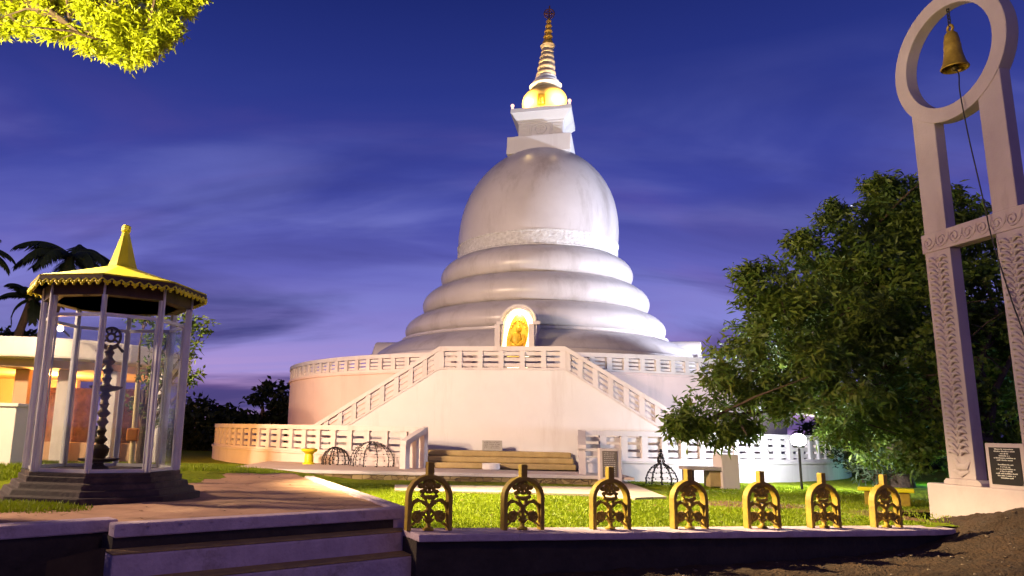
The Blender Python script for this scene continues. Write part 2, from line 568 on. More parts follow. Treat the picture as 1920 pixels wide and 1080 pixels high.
def lawnmat():
    m, t, b = nodes('lawn_turf')
    co = t.nodes.new('ShaderNodeTexCoord')
    n1 = t.nodes.new('ShaderNodeTexNoise'); n1.inputs['Scale'].default_value = 14; n1.inputs['Detail'].default_value = 8
    n2 = t.nodes.new('ShaderNodeTexNoise'); n2.inputs['Scale'].default_value = 0.45; n2.inputs['Detail'].default_value = 7
    n2.inputs['Roughness'].default_value = 0.6
    for n in (n1, n2):
        t.links.new(co.outputs['Object'], n.inputs['Vector'])
    r1 = t.nodes.new('ShaderNodeValToRGB')
    r1.color_ramp.elements[0].position = 0.3; r1.color_ramp.elements[0].color = (0.10, 0.14, 0.006, 1)
    r1.color_ramp.elements[1].position = 0.7; r1.color_ramp.elements[1].color = (0.23, 0.28, 0.006, 1)
    t.links.new(n1.outputs[0], r1.inputs[0])
    # bare earth: worn where the vertex attribute says so, edged by noise
    at = t.nodes.new('ShaderNodeAttribute'); at.attribute_name = 'bare'
    ad = t.nodes.new('ShaderNodeMath'); ad.operation = 'ADD'
    t.links.new(at.outputs['Fac'], ad.inputs[0]); t.links.new(n2.outputs[0], ad.inputs[1])
    mr = t.nodes.new('ShaderNodeMapRange'); mr.inputs['From Min'].default_value = 0.92; mr.inputs['From Max'].default_value = 1.05
    t.links.new(ad.outputs[0], mr.inputs[0])
    mx = t.nodes.new('ShaderNodeMix'); mx.data_type = 'RGBA'
    t.links.new(mr.outputs[0], mx.inputs[0]); t.links.new(r1.outputs[0], mx.inputs[6])
    mx.inputs[7].default_value = (0.17, 0.10, 0.05, 1)
    t.links.new(mx.outputs[2], b.inputs['Base Color'])
    b.inputs['Roughness'].default_value = 0.95
    b.inputs['Specular IOR Level'].default_value = 0.1
    bp = t.nodes.new('ShaderNodeBump'); bp.inputs['Strength'].default_value = 0.9; bp.inputs['Distance'].default_value = 0.06
    t.links.new(n1.outputs[0], bp.inputs['Height']); t.links.new(bp.outputs[0], b.inputs['Normal'])
    return m


M['lawn'] = lawnmat()


def stonewallmat():
    m, t, b = nodes('rubble_stone')
    co = t.nodes.new('ShaderNodeTexCoord')
    mp = t.nodes.new('ShaderNodeMapping'); mp.inputs['Scale'].default_value = (1, 1, 1.3)
    t.links.new(co.outputs['Object'], mp.inputs[0])
    nz = t.nodes.new('ShaderNodeTexNoise'); nz.inputs['Scale'].default_value = 3
    ms = t.nodes.new('ShaderNodeMix'); ms.data_type = 'VECTOR'; ms.inputs[0].default_value = 0.12
    t.links.new(mp.outputs[0], nz.inputs['Vector']); t.links.new(mp.outputs[0], ms.inputs[4]); t.links.new(nz.outputs['Color'], ms.inputs[5])
    v1 = t.nodes.new('ShaderNodeTexVoronoi'); v1.inputs['Scale'].default_value = 7.5; v1.feature = 'DISTANCE_TO_EDGE'
    v2 = t.nodes.new('ShaderNodeTexVoronoi'); v2.inputs['Scale'].default_value = 7.5
    t.links.new(ms.outputs[1], v1.inputs['Vector']); t.links.new(ms.outputs[1], v2.inputs['Vector'])
    rp = t.nodes.new('ShaderNodeValToRGB')
    rp.color_ramp.elements[0].color = (0.20, 0.13, 0.055, 1); rp.color_ramp.elements[1].color = (0.44, 0.34, 0.16, 1)
    sp = t.nodes.new('ShaderNodeSeparateColor'); t.links.new(v2.outputs['Color'], sp.inputs[0]); t.links.new(sp.outputs[0], rp.inputs[0])
    mr = t.nodes.new('ShaderNodeMapRange'); mr.inputs['From Max'].default_value = 0.05
    t.links.new(v1.outputs['Distance'], mr.inputs[0])
    mx = t.nodes.new('ShaderNodeMix'); mx.data_type = 'RGBA'
    t.links.new(mr.outputs[0], mx.inputs[0]); mx.inputs[6].default_value = (0.14, 0.10, 0.06, 1); t.links.new(rp.outputs[0], mx.inputs[7])
    t.links.new(mx.outputs[2], b.inputs['Base Color'])
    b.inputs['Roughness'].default_value = 0.9
    bp = t.nodes.new('ShaderNodeBump'); bp.inputs['Strength'].default_value = 0.8; bp.inputs['Distance'].default_value = 0.05
    t.links.new(mr.outputs[0], bp.inputs['Height']); t.links.new(bp.outputs[0], b.inputs['Normal'])
    return m


M['rubble'] = stonewallmat()


# ------------------------------------------------------------------ ground
def sstep(a, b, x):
    t = max(0, min(1, (x - a) / (b - a)))
    return t * t * (3 - 2 * t)


def hnoise(x, y):
    return (math.sin(x * 3.1 + y * 1.7) + math.sin(x * 1.3 - y * 2.9 + 1) + math.sin(x * 7.3 + y * 5.1) * 0.4 + math.sin(x * 11 - y * 9) * 0.25) / 2.65


FA = Vector((-0.13, 7.18, 0.60))           # fence line from the steps to its far right end
FB = Vector((6.55, 9.80, 0.45))
FD = Vector((FB.x - FA.x, FB.y - FA.y, 0)).normalized()
FN = Vector((FD.y, -FD.x, 0))              # towards the camera


def fence_side(x, y):
    return (Vector((x, y, 0)) - Vector((FA.x, FA.y, 0))).dot(FN)


def lawn_z(x, y):
    z = 0.50 - 0.05 * sstep(1, 8, x)
    z += 0.26 * sstep(-1.2, -3.5, x) * (1 - sstep(13, 21, y))
    return z + 0.008 * hnoise(x, y)


def grid_mesh(xs, ys, zf, name, m, kind='structure', keep=None, attr=None):
    vs = [(x, y, zf(x, y)) for y in ys for x in xs]
    nx = len(xs)
    fs = []
    for j in range(len(ys) - 1):
        for i in range(nx - 1):
            if keep and not keep((xs[i] + xs[i + 1]) / 2, (ys[j] + ys[j + 1]) / 2):
                continue
            fs.append((j * nx + i, j * nx + i + 1, (j + 1) * nx + i + 1, (j + 1) * nx + i))
    me = bpy.data.meshes.new(name)
    me.from_pydata(vs, [], fs)
    me.materials.append(m)
    me.polygons.foreach_set('use_smooth', [True] * len(me.polygons))
    if attr:
        a = me.attributes.new('bare', 'FLOAT', 'POINT')
        a.data.foreach_set('value', [attr(x, y) for y in ys for x in xs])
    me.update()
    o = bpy.data.objects.new(name, me)
    COL.objects.link(o)
    o['kind'] = kind
    return o


def frange(a, b, n):
    return [a + (b - a) * i / (n - 1) for i in range(n)]


rs = random.Random(99)


def soil_z(x, y):
    z = 0.20 + 0.02 * hnoise(x * 2, y * 2) + 0.012 * hnoise(x * 6.3, y * 5.7)
    d = math.hypot((x - 8.0) / 1.5, (y - 9.0) / 2.4)
    z += 0.58 * math.exp(-d * d * 1.1) * (1 + 0.06 * hnoise(x * 3, y * 3)) + 0.012 * rs.uniform(-1, 1)
    return z


# far ground to the horizon, then detailed soil sheet in front of the fence
grid_mesh([-600, -200, -60, 0, 60, 200, 600], [-300, -20, 40, 200, 900], lambda x, y: 0.0, 'ground', M['soil'])
grid_mesh(frange(-6, 14, 330), frange(1.0, 13.0, 240), soil_z, 'soil_ground', M['soil'])
xs = frange(-40, -9, 12) + frange(-8.6, 16, 120) + frange(17, 60, 14)
ys = frange(6.0, 26, 110) + frange(27, 80, 18)


def lawn_keep(x, y):
    if x > 6.9 and y < 11.6: return False
    if fence_side(x, y) > 0.05: return False
    if x < 0.12 and y < 7.75: return False
    return True


def bare(x, y):
    v = 0.0
    v = max(v, 0.62 * math.exp(-(((x - 5.2) / 1.9) ** 2 + ((y - 12.2) / 1.0) ** 2)))
    v = max(v, 0.75 * math.exp(-(((x - 7.6) / 2.0) ** 2 + ((y - 11.2) / 1.5) ** 2)))
    v = max(v, 0.45 * math.exp(-(((x - 9.5) / 2.2) ** 2 + ((y - 15.5) / 1.6) ** 2)))
    return v


grid_mesh(xs, ys, lawn_z, 'lawn', M['lawn'], keep=lawn_keep, attr=bare)

# grass blades
def grass(name, n, xr, yr, ok, hmin, hmax, seed):
    rg = np.random.default_rng(seed)
    X = rg.uniform(*xr, n); Y = rg.uniform(*yr, n)
    keepi = [i for i in range(n) if ok(X[i], Y[i], rg)]
    X = X[keepi]; Y = Y[keepi]; n = len(X)
    Z = np.array([lawn_z(a, b) for a, b in zip(X, Y)])
    h = rg.uniform(hmin, hmax, n); a = rg.uniform(0, 6.283, n); ln = rg.uniform(0.1, 0.9, n) * h
    wd = rg.uniform(0.006, 0.012, n)
    la = rg.uniform(0, 6.283, n)
    V = np.zeros((n, 3, 3))
    V[:, 0] = np.stack([X + np.cos(a) * wd, Y + np.sin(a) * wd, Z - 0.005], 1)
    V[:, 1] = np.stack([X - np.cos(a) * wd, Y - np.sin(a) * wd, Z - 0.005], 1)
    V[:, 2] = np.stack([X + np.cos(la) * ln, Y + np.sin(la) * ln, Z + h], 1)
    me = bpy.data.meshes.new(name)
    me.vertices.add(n * 3); me.vertices.foreach_set('co', V.reshape(-1))
    me.loops.add(n * 3); me.loops.foreach_set('vertex_index', np.arange(n * 3, dtype=np.int32))
    me.polygons.add(n); me.polygons.foreach_set('loop_start', np.arange(0, n * 3, 3, dtype=np.int32))
    me.materials.append(M['grass'])
    me.update(); me.validate()
    o = bpy.data.objects.new(name, me)
    COL.objects.link(o)
    o['kind'] = 'stuff'
    return o


# ------------------------------------------------------------------ terrace, steps, fence wall
TZ = 0.75
D37 = Vector((math.cos(R_(38)), math.sin(R_(38)), 0))
N37 = Vector((D37.y, -D37.x, 0))
copR = Vector((-0.20, 7.53, 0))
copL = copR - D37 * 2.68
backR = Vector((-1.78, 12.11, 0))


def terr_z(x, y):
    return TZ - 0.01 + 0.015 * hnoise(x * 1.7, y * 1.7)


tb = MB()
edge = []
# terrace as a fine sheet clipped to its outline
def in_poly(x, y, P):
    c = False
    j = len(P) - 1
    for i in range(len(P)):
        xi, yi = P[i]; xj, yj = P[j]
        if (yi > y) != (yj > y) and x < (xj - xi) * (y - yi) / (yj - yi) + xi: c = not c
        j = i
    return c


wl = Vector((-2.50, 6.30, 0))
terr_poly = [(copL.x, copL.y), (copR.x - 0.06, copR.y), (backR.x - 0.05, backR.y), (-2.3, 13.3), (-4.0, 12.9), (-5.2, 11.0), (-5.6, 9.0), (-6.5, 8.2), (-6.5, 3.6), (-4.8, 3.6), (wl.x, wl.y)]
xs2 = frange(-6.6, 0.1, 135); ys2 = frange(3.5, 13.6, 190)
grid_mesh(xs2, ys2, terr_z, 'terrace', M['sand'], keep=lambda x, y: in_poly(x, y, terr_poly))

# front steps (thing) : coping, riser, two treads
st = thing('front_steps', (-1.2, 6.6, 0.2), 'worn concrete steps with purple risers leading up to the sandy terrace', 'steps')
def strip(a, b, n, w0, w1, z0, z1):
    A = [a + n * w0, b + n * w0, b + n * w1, a + n * w1]
    return [(p.x, p.y) for p in A], z0, z1
s = MB(); P_, z0, z1 = strip(copL, copR + D37 * 0.02, N37, 0.0, -0.16, TZ - 0.09, TZ + 0.012); s.prism(P_[::-1], z0, z1)
s.build('coping', M['coping'], st, bevel=0.012)
s = MB(); P_, z0, z1 = strip(copL, copR, N37, -0.03, -0.3, 0.1, TZ - 0.09); s.prism(P_[::-1], z0, z1)
s.build('riser', M['darkwall'], st)
s1L = copL - D37 * 0.05; s1R = copR + D37 * 0.0
for a, b, w0, w1, zt, zb in ((copL - D37 * 0.06, copR + D37 * 0.0, 0.20, -0.03, 0.58, 0.05), (copL + D37 * 0.0, copR + D37 * 0.02, 0.43, 0.20, 0.405, 0.05)):
    s = MB(); P_, z0, z1 = strip(a, b, N37, w0, w1, zb, zt - 0.012); s.prism(P_[::-1], z0, z1)
    riser = s.build('step', M['coping'], st, bevel=0.015)
    s = MB(); P_, z0, z1 = strip(a, b, N37, w0 - 0.004, w1, zt - 0.012, zt); s.prism(P_[::-1], z0, z1)
    s.build('tread', M['tread'], riser, bevel=0.004)

# coping along the right edge of the terrace
s = MB()
dd = (backR - copR).normalized(); nn = Vector((dd.y, -dd.x, 0))
p = [copR + nn * 0.07 - dd * 0.0, backR + nn * 0.07, backR - nn * 0.08, copR - nn * 0.08]
s.prism([(q.x, q.y) for q in p][::-1], 0.30, TZ + 0.02)
o = s.build('terrace_kerb', M['coping'], loc=(copR.x, copR.y, 0.45), bevel=0.012)
tag(o, 'pale concrete kerb running back along the right edge of the sandy terrace', 'kerb')

# left retaining wall with its coping
rw = thing('retaining_wall', (-2.8, 5.9, 0.2), 'dark retaining wall with a pale coping left of the front steps', 'wall')
a = PZ(-60, 994, TZ); b = PZ(222, 976, TZ)
d_ = (b - a).normalized(); d_.z = 0; n_ = Vector((d_.y, -d_.x, 0))
s = MB(); p = [a - d_ * 0.6, b, b - n_ * 0.2, a - d_ * 0.6 - n_ * 0.2]
s.prism([(q.x, q.y) for q in p][::-1], TZ - 0.085, TZ + 0.012); s.build('coping', M['coping'], rw, bevel=0.012)
s = MB(); p = [a - d_ * 0.6 - n_ * 0.03, b - n_ * 0.03 - d_ * 0.03, b - n_ * 0.25 - d_ * 0.03, a - d_ * 0.6 - n_ * 0.25]
s.prism([(q.x, q.y) for q in p][::-1], 0.0, TZ - 0.085); s.build('wall_face', M['darkwall'], rw)
# a leaning board at its foot
a = PY(88, 1052, 5.35); b = PY(190, 1028, 5.6); 
lb = MB()
A = [(a.x, a.y, 0.19), (b.x, b.y, 0.19), (b.x, b.y, b.z), (a.x, a.y, a.z)]
lb.sheet(A, [(x + 0.02, y + 0.03, z) for x, y, z in A])
o = lb.build('board', mat('old_brown_board', (0.07, 0.045, 0.022), (0.035, 0.022, 0.012), 6, 0.85), loc=(a.x, a.y, 0.19))
tag(o, 'dull brown board leaning on the dark retaining wall beside the front steps', 'board')

# fence wall: cap and dark face
fw = thing('fence_wall', (3.0, 8.4, 0.2), 'low dark garden wall with a pale flat cap under the yellow arches', 'wall')
def fpt(t, off, z):
    q = FA.lerp(FB, t)
    return Vector((q.x, q.y, 0)) + FN * off + Vector((0, 0, q.z + z))
n = 40
s = MB()
ring = []
for i in range(n + 1):
    t = i / n
    ww = 0.30 if t < 0.93 else 0.30 - (t - 0.93) / 0.07 * 0.1
    wob = 0.006 * math.sin(i * 1.7) + 0.004 * math.sin(i * 3.1)
    ring += [fpt(t, ww + wob, -0.065), fpt(t, -0.16, -0.065), fpt(t, -0.16, 0.0), fpt(t, ww + wob, 0.0)]
fs = []
for i in range(n):
    for k in range(4):
        fs.append((i * 4 + k, i * 4 + (k + 1) % 4, i * 4 + 4 + (k + 1) % 4, i * 4 + 4 + k))
fs += [(0, 1, 2, 3), (n * 4 + 3, n * 4 + 2, n * 4 + 1, n * 4)]
s.add(ring, fs); s.build('wall_cap', M['coping'], fw, bevel=0.01)
s = MB()
A = [fpt(0, 0.24, -0.065), fpt(1, 0.2, -0.065), fpt(1, -0.12, -0.065), fpt(0, -0.12, -0.065)]
B = [Vector((q.x, q.y, 0.0)) for q in A]
s.sheet(B, A); s.build('wall_face', M['darkwall'], fw)


# ------------------------------------------------------------------ yellow arch ornaments
def arc(cx, cz, r, a0, a1, n=12, sx=1.0):
    return [(cx + sx * r * math.cos(R_(a0 + (a1 - a0) * i / n)), 0, cz + r * math.sin(R_(a0 + (a1 - a0) * i / n))) for i in range(n + 1)]


def make_ornament():
    root = empty('arch_ornament', (0, 0, 0))
    W = 0.205; H0 = 0.30
    fr = MB()
    path = [(-W, 0, 0), (-W, 0, H0 * 0.5)] + [(-W, 0, H0)] + [(W * math.cos(R_(180 - 7.5 * i)), 0, H0 + 0.185 * math.sin(R_(180 - 7.5 * i))) for i in range(1, 24)] + [(W, 0, H0), (W, 0, H0 * 0.5), (W, 0, 0)]
    # rectangular-ish bar swept along the arch
    pts = [Vector(p) for p in path]
    vs = []; fs = []
    hw, hd = 0.021, 0.042
    for i, p in enumerate(pts):
        t = (pts[min(i + 1, len(pts) - 1)] - pts[max(i - 1, 0)]).normalized()
        nrm = Vector((t.z, 0, -t.x))
        for a, b in ((-hw, -hd), (hw, -hd), (hw * 1.0, hd), (-hw, hd)):
            vs.append(p + nrm * a + Vector((0, b, 0)))
    for i in range(len(pts) - 1):
        for k in range(4):
            fs.append((i * 4 + k, i * 4 + (k + 1) % 4, i * 4 + 4 + (k + 1) % 4, i * 4 + 4 + k))
    fs += [(3, 2, 1, 0), tuple((len(pts) - 1) * 4 + k for k in range(4))]
    fr.add(vs, fs)
    fr.build('arch_frame', M['mustard'], root, bevel=0.006, smooth=40)
    sm = MB(); sm.box((0, 0, 0.555), (0.068, 0.07, 0.135)); sm.build('stem', M['mustard'], root, bevel=0.008)
    t = MB()
    fl = dict(n=8, flat=(1.0, 1.7), up=(0, 1, 0))
    for sx in (-1, 1):
        t.tube([(sx * x, y, z) for x, y, z in arc(-0.095, 0.185, 0.082, 5, 172, 14)], 0.0125, **fl)      # big scroll arch
        t.tube([(sx * x, y, z) for x, y, z in [(-0.177, 0, 0.196), (-0.188, 0, 0.13), (-0.19, 0, 0.07)]], 0.011, **fl)
        t.tube([(sx * 0.012, 0, 0.19), (sx * 0.05, 0, 0.16), (sx * 0.10, 0, 0.105), (sx * 0.15, 0, 0.06), (sx * 0.19, 0, 0.035)], [0.013, 0.013, 0.013, 0.011, 0.009], **fl)
        t.tube([(sx * 0.015, 0, 0.10), (sx * 0.055, 0, 0.155), (sx * 0.10, 0, 0.175)], 0.010, **fl)
        t.tube([(sx * 0.19, 0, 0.235), (sx * 0.12, 0, 0.285), (sx * 0.045, 0, 0.235), (0, 0, 0.20)], 0.010, **fl)
        t.tube([(0, 0, 0.20), (sx * 0.05, 0, 0.30), (sx * 0.075, 0, 0.33)], [0.011, 0.014, 0.010], **fl)
    t.tube([(0, 0, 0.03), (0, 0, 0.24)], 0.018, **fl)
    t.tube([(-0.085, 0, 0.31), (0, 0, 0.295), (0.085, 0, 0.31)], [0.012, 0.022, 0.012], **fl)
    t.build('scrollwork', M['mustard'], root, smooth=60)
    for nm, cx, cz, r in (('flower', 0, 0.40, 0.058), ('rosette', -0.115, 0.125, 0.042), ('rosette', 0.115, 0.125, 0.042)):
        f = MB()
        f.tube(arc(cx, cz, r, 0, 360, 20), 0.013, n=8, flat=(1, 1.6), up=(0, 1, 0))
        f.ball((cx, 0, cz), r * 0.55, 10, 8, (1, 0.8, 1.15))
        for k in range(6):
            a = R_(60 * k + 30)
            f.ball((cx + r * 0.62 * math.cos(a), 0, cz + r * 0.62 * math.sin(a)), r * 0.32, 8, 6, (1, 0.7, 1))
        if nm == 'flower':
            for sx in (-1, 1):
                f.ball((sx * 0.085, 0, 0.40), 0.034, 10, 6, (1.0, 0.5, 0.75))
                f.ball((sx * 0.07, 0, 0.35), 0.03, 10, 6, (1.0, 0.5, 0.7))
            f.tube([(0, 0, 0.45), (0, 0, 0.49)], 0.03, n=8)
        f.build(nm, M['mustard'], root, smooth=60)
    v = MB(); v.lathe([(0.052, 0), (0.055, 0.015), (0.03, 0.03), (0.018, 0.05), (0.022, 0.065), (0.042, 0.085), (0.06, 0.10), (0.05, 0.105), (0.01, 0.09)], 14)
    v.build('pedestal', M['mustard'], root, smooth=50)
    return root


ORN = [((0.05, 7.26), 'yellow pierced arch ornament on the wall cap right beside the front steps'),
       ((0.97, 7.63), 'yellow pierced arch ornament second along the wall from the front steps'),
       ((1.92, 8.00), 'yellow pierced arch ornament third along the wall from the front steps'),
       ((2.86, 8.37), 'yellow pierced arch ornament fourth along the wall, in the middle of the row'),
       ((3.80, 8.76), 'yellow pierced arch ornament third from the bell tower end of the wall'),
       ((4.68, 9.08), 'yellow pierced arch ornament second from the bell tower end of the wall'),
       ((5.63, 9.46), 'yellow pierced arch ornament nearest the bell tower at the end of the wall')]
proto = make_ornament()
fang = math.atan2(FD.y, FD.x)
for i, ((x, y), lab) in enumerate(ORN):
    o = proto if i == 0 else copy_tree(proto)
    t = (Vector((x, y, 0)) - Vector((FA.x, FA.y, 0))).dot(FD) / (Vector((FB.x, FB.y, 0)) - Vector((FA.x, FA.y, 0))).length
    q = fpt(t, 0.02, 0)
    o.location = q
    o.rotation_euler = (0, R_(0.8), fang + R_([0, 1, -1, 0.5, -2, 1, 2][i]) - R_(3 * i / 6))
    tag(o, lab, 'ornament', 'yellow arch ornaments along the low garden wall')

# ------------------------------------------------------------------ plaza with rubble retaining wall
PZZ = 0.66
fl = PZ(511, 880, PZZ); fr_ = PZ(1132, 893, PZZ)
pv = MB()
poly = [(fl.x, fl.y), (fr_.x, fr_.y), (4.3, 15.6), (4.5, 18.6), (-1, 19.4), (-4.0, 19.8), (-4.1, 16.4)]
pv.prism(poly, PZZ - 0.05, PZZ)
o = pv.build('plaza', M['paving'], loc=(0, 17, PZZ)); o['kind'] = 'structure'
sw = thing('rubble_wall', (0.3, 14.4, 0.45), 'low rubble stone wall with a white edge holding up the plaza', 'wall')
d_ = (fr_ - fl); d_.z = 0; d_.normalize(); n_ = Vector((d_.y, -d_.x, 0))
s = MB(); p = [fl + n_ * 0.03, fr_ + n_ * 0.03, fr_ - n_ * 0.25, fl - n_ * 0.25]
s.prism([(q.x, q.y) for q in p][::-1], 0.3, PZZ - 0.06); s.build('stonework', M['rubble'], sw)
s = MB(); p = [fl + n_ * 0.06, fr_ + n_ * 0.06, fr_ - n_ * 0.12, fl - n_ * 0.12]
s.prism([(q.x, q.y) for q in p][::-1], PZZ - 0.06, PZZ + 0.008); s.build('coping', M['wallpaint'], sw, bevel=0.008)
s = MB(); q0 = Vector((-4.1, 16.4, 0)); d2 = (q0 - fl); d2.z = 0; d2.normalize(); n2 = Vector((d2.y, -d2.x, 0))
p = [fl - n2 * 0.0, q0, q0 - n2 * 0.15, fl - n2 * 0.15]
s.prism([(q.x, q.y) for q in p], 0.3, PZZ - 0.002); s.build('side_wall', M['wallpaint'], sw)
# paved path in front of the rubble wall and across the lawn
s = MB()
pa = [PZ(740, 912, 0.5), PZ(1125, 916, 0.5), PZ(1165, 902, 0.5), PZ(1250, 935, 0.5), PZ(1190, 937, 0.5), PZ(1120, 930, 0.5), PZ(740, 922, 0.5)]
s.prism([(q.x, q.y) for q in pa][::-1], 0.46, 0.53)
o = s.build('path', M['paving'], loc=(2, 14, 0.5)); o['kind'] = 'structure'

# ------------------------------------------------------------------ stupa
SC = Vector((3.85, 28.4, 0))
TH = R_(-11.5)
rt = Matrix.Rotation(TH, 4, 'Z')


def W(x, y, z):
    v = rt @ Vector((x, y, z))
    return Vector((SC.x + v.x, SC.y + v.y, z))


def lean(v):
    k = max(0.0, v.z - 3.0) * 0.058 + 0.11 * min(1.0, max(0.0, v.z - 3.6))
    return (v.x + k, v.y, v.z)


stupa = thing('stupa', SC, 'large white domed stupa with golden spire on a round railed drum', 'stupa')
DECK = 3.07; RT = 3.62; RD = 8.8
# drum
m = MB(); m.lathe([(RD, 0.2), (RD, DECK), (RD + 0.05, DECK), (RD + 0.05, DECK + 0.06), (5.0, DECK + 0.06)], 160, SC, caps=False)
m.build('drum', M['drum'], stupa, smooth=35)
# base skirt and rings
def prof_smooth(pts, k=6):
    out = []
    n = len(pts)
    for i in range(n - 1):
        p0 = pts[max(i - 1, 0)]; p1 = pts[i]; p2 = pts[i + 1]; p3 = pts[min(i + 2, n - 1)]
        for j in range(k):
            t = j / k
            out.append(tuple(0.5 * ((2 * p1[a]) + (-p0[a] + p2[a]) * t + (2 * p0[a] - 5 * p1[a] + 4 * p2[a] - p3[a]) * t * t + (-p0[a] + 3 * p1[a] - 3 * p2[a] + p3[a]) * t ** 3) for a in (0, 1)))
    out.append(pts[-1])
    return out


m = MB()
m.lathe([(6.05, DECK + 0.05), (6.05, 4.05)] + prof_smooth([(5.98, 4.1), (5.75, 4.36), (5.35, 4.62), (4.95, 4.78)]) + [(4.98, 4.80), (4.98, 4.87), (4.3, 4.90)], 160, SC, caps=False)
m.fn(lean).build('base_skirt', M['dome'], stupa, smooth=45)
for pr in ([(4.62, 4.88), (4.80, 5.0), (4.87, 5.22), (4.76, 5.48), (4.45, 5.72), (4.10, 5.86)],
           [(4.02, 5.84), (4.20, 5.96), (4.28, 6.26), (4.16, 6.55), (3.86, 6.80), (3.52, 6.96)],
           [(3.44, 6.94), (3.58, 7.06), (3.66, 7.36), (3.56, 7.64), (3.34, 7.86), (3.05, 8.02)]):
    m = MB(); m.lathe(prof_smooth(pr), 160, SC, caps=False)
    m.fn(lean).build('ring_moulding', M['dome'], stupa, smooth=60)
m = MB(); m.lathe([(3.11, 8.0), (3.11, 8.05), (3.085, 8.07), (3.085, 8.50), (3.11, 8.52), (3.11, 8.57), (3.0, 8.58)], 160, SC, caps=False)
m.fn(lean).build('carved_band', M['band'], stupa, smooth=35)
dp = prof_smooth([(3.075, 8.57), (3.09, 9.0), (3.05, 9.6), (2.93, 10.2), (2.70, 10.8), (2.33, 11.4), (1.84, 11.92), (1.24, 12.32), (0.6, 12.52), (0.01, 12.58)], 8)
m = MB(); m.lathe(dp, 160, SC, caps=False)
m.fn(lean).build('dome', M['dome'], stupa, smooth=60)
# harmika
HA = R_(-15)
hb = MB(); hb.box((SC.x, SC.y, 12.50), (2.46, 2.46, 0.70), HA)
hb.fn(lean); harm = hb.build('harmika_base', M['stucco'], stupa, bevel=0.02)


def sqloop(prof):
    mm = MB()
    mm.lathe([(r * math.sqrt(2), z) for r, z in prof], 4, SC, R_(45) + HA, R_(405) + HA)
    return mm


m = sqloop([(0.98, 12.83), (0.98, 12.95), (0.86, 12.97), (0.86, 13.48), (0.90, 13.52), (0.90, 13.58), (0.98, 13.66), (1.13, 13.86), (1.17, 13.88), (1.17, 14.04), (1.10, 14.06), (0.6, 14.07)])
m.fn(lean).build('harmika', M['stucco'], stupa)
hr = Matrix.Rotation(HA, 4, 'Z')
def HW(x, y, z):
    v = hr @ Vector((x, y, 0)); return Vector(lean(Vector((SC.x + v.x, SC.y + v.y, z))))
m = MB()
ya = -0.87
ZC = 13.24
m.tube([HW(0.22 * math.cos(R_(15 * k)), ya, ZC + 0.19 * math.sin(R_(15 * k))) for k in range(25)], 0.03, n=6)
for k in range(4):
    a = R_(45 * k)
    m.tube([HW(0.19 * math.cos(a), ya, ZC + 0.16 * math.sin(a)), HW(-0.19 * math.cos(a), ya, ZC - 0.16 * math.sin(a))], 0.014, n=6)
m.tube([HW(-0.36, ya, 13.0), HW(-0.36, ya, 13.3)] + [HW(0.36 * math.cos(R_(180 - 15 * k)), ya, 13.28 + 0.18 * math.sin(R_(180 - 15 * k))) for k in range(1, 12)] + [HW(0.36, ya, 13.3), HW(0.36, ya, 13.0)], 0.022, n=6)
for sx in (-1, 1):
    for k in range(7):
        z = 13.03 + 0.064 * k
        m.tube([HW(sx * 0.50, ya, z), HW(sx * 0.80, ya, z)], 0.019, n=6)
    m.tube([HW(sx * 0.44, ya, 13.0), HW(sx * 0.44, ya, 13.47)], 0.024, n=6)
m.build('carved_relief', M['stucco'], stupa, smooth=60)
# lit globe
gp = [(0.5, 14.06)] + [(max(0.3, 0.91 * math.sin(R_(a))), 14.72 - 0.68 * math.cos(R_(a))) for a in range(36, 156, 6)] + [(0.36, 15.36)]
m = MB(); m.lathe(gp, 64, SC); m.fn(lean)
globe = m.build('globe', mat('cream_gloss_paint', (0.80, 0.58, 0.20), (0.72, 0.48, 0.13), 2, 0.4), stupa, smooth=60)
m = MB()
c0 = HW(-0.02, -0.88, 14.46)
m.box((c0.x, c0.y, c0.z), (0.34, 0.10, 0.46), HA); np_ = m.build('niche_panel', M['goldmatte'], globe, bevel=0.02)
m = MB()
for x, z, r in ((0, 0.10, 0.05), (0, -0.02, 0.08), (0, -0.13, 0.10)):
    q = HW(-0.02 + x, -0.94, 14.46 + z); m.ball(q, r, 8, 6, (1, 0.5, 0.8))
m.build('niche_figure', M['gold'], np_, smooth=60)
# lotus collar, white rings, gold rings, wheel
m = MB(); m.lathe([(0.36, 15.30), (0.58, 15.34), (0.66, 15.42), (0.56, 15.47), (0.47, 15.52), (0.54, 15.60), (0.45, 15.66), (0.40, 15.74), (0.43, 15.80), (0.36, 15.86)], 32, SC)
m.fn(lean).build('lotus_collar', M['stucco'], stupa, smooth=50)
pr = []
zz = 15.84
for k in range(5):
    r = 0.40 - 0.035 * k; h = 0.285 - 0.02 * k
    pr += [(r * 0.68, zz), (r * 0.97, zz + 0.05 * h / 0.3), (r, zz + 0.12 * h / 0.3), (r * 0.95, zz + 0.21 * h / 0.3), (r * 0.68, zz + 0.28 * h / 0.3)]
    zz += h
pr += [(0.22, zz), (0.27, zz + 0.1), (0.30, zz + 0.17), (0.2, zz + 0.2)]
m = MB(); m.lathe(pr, 32, SC); m.fn(lean).build('ringed_spire', mat('cream_paint', (0.62, 0.52, 0.40), (0.5, 0.41, 0.31), 4, 0.5), stupa, smooth=60)
pr = []
zz += 0.18
for k in range(5):
    r = 0.225 - 0.028 * k; h = 0.275 - 0.018 * k
    pr += [(r * 0.6, zz), (r * 0.95, zz + 0.07), (r, zz + 0.12), (r * 0.85, zz + h * 0.75), (r * 0.6, zz + h * 0.95)]
    zz += h
pr += [(0.04, zz), (0.03, zz + 0.06)]
m = MB(); m.lathe(pr, 24, SC); m.fn(lean).build('gold_spire', M['gold'], stupa, smooth=60)
zz += 0.26
m = MB()
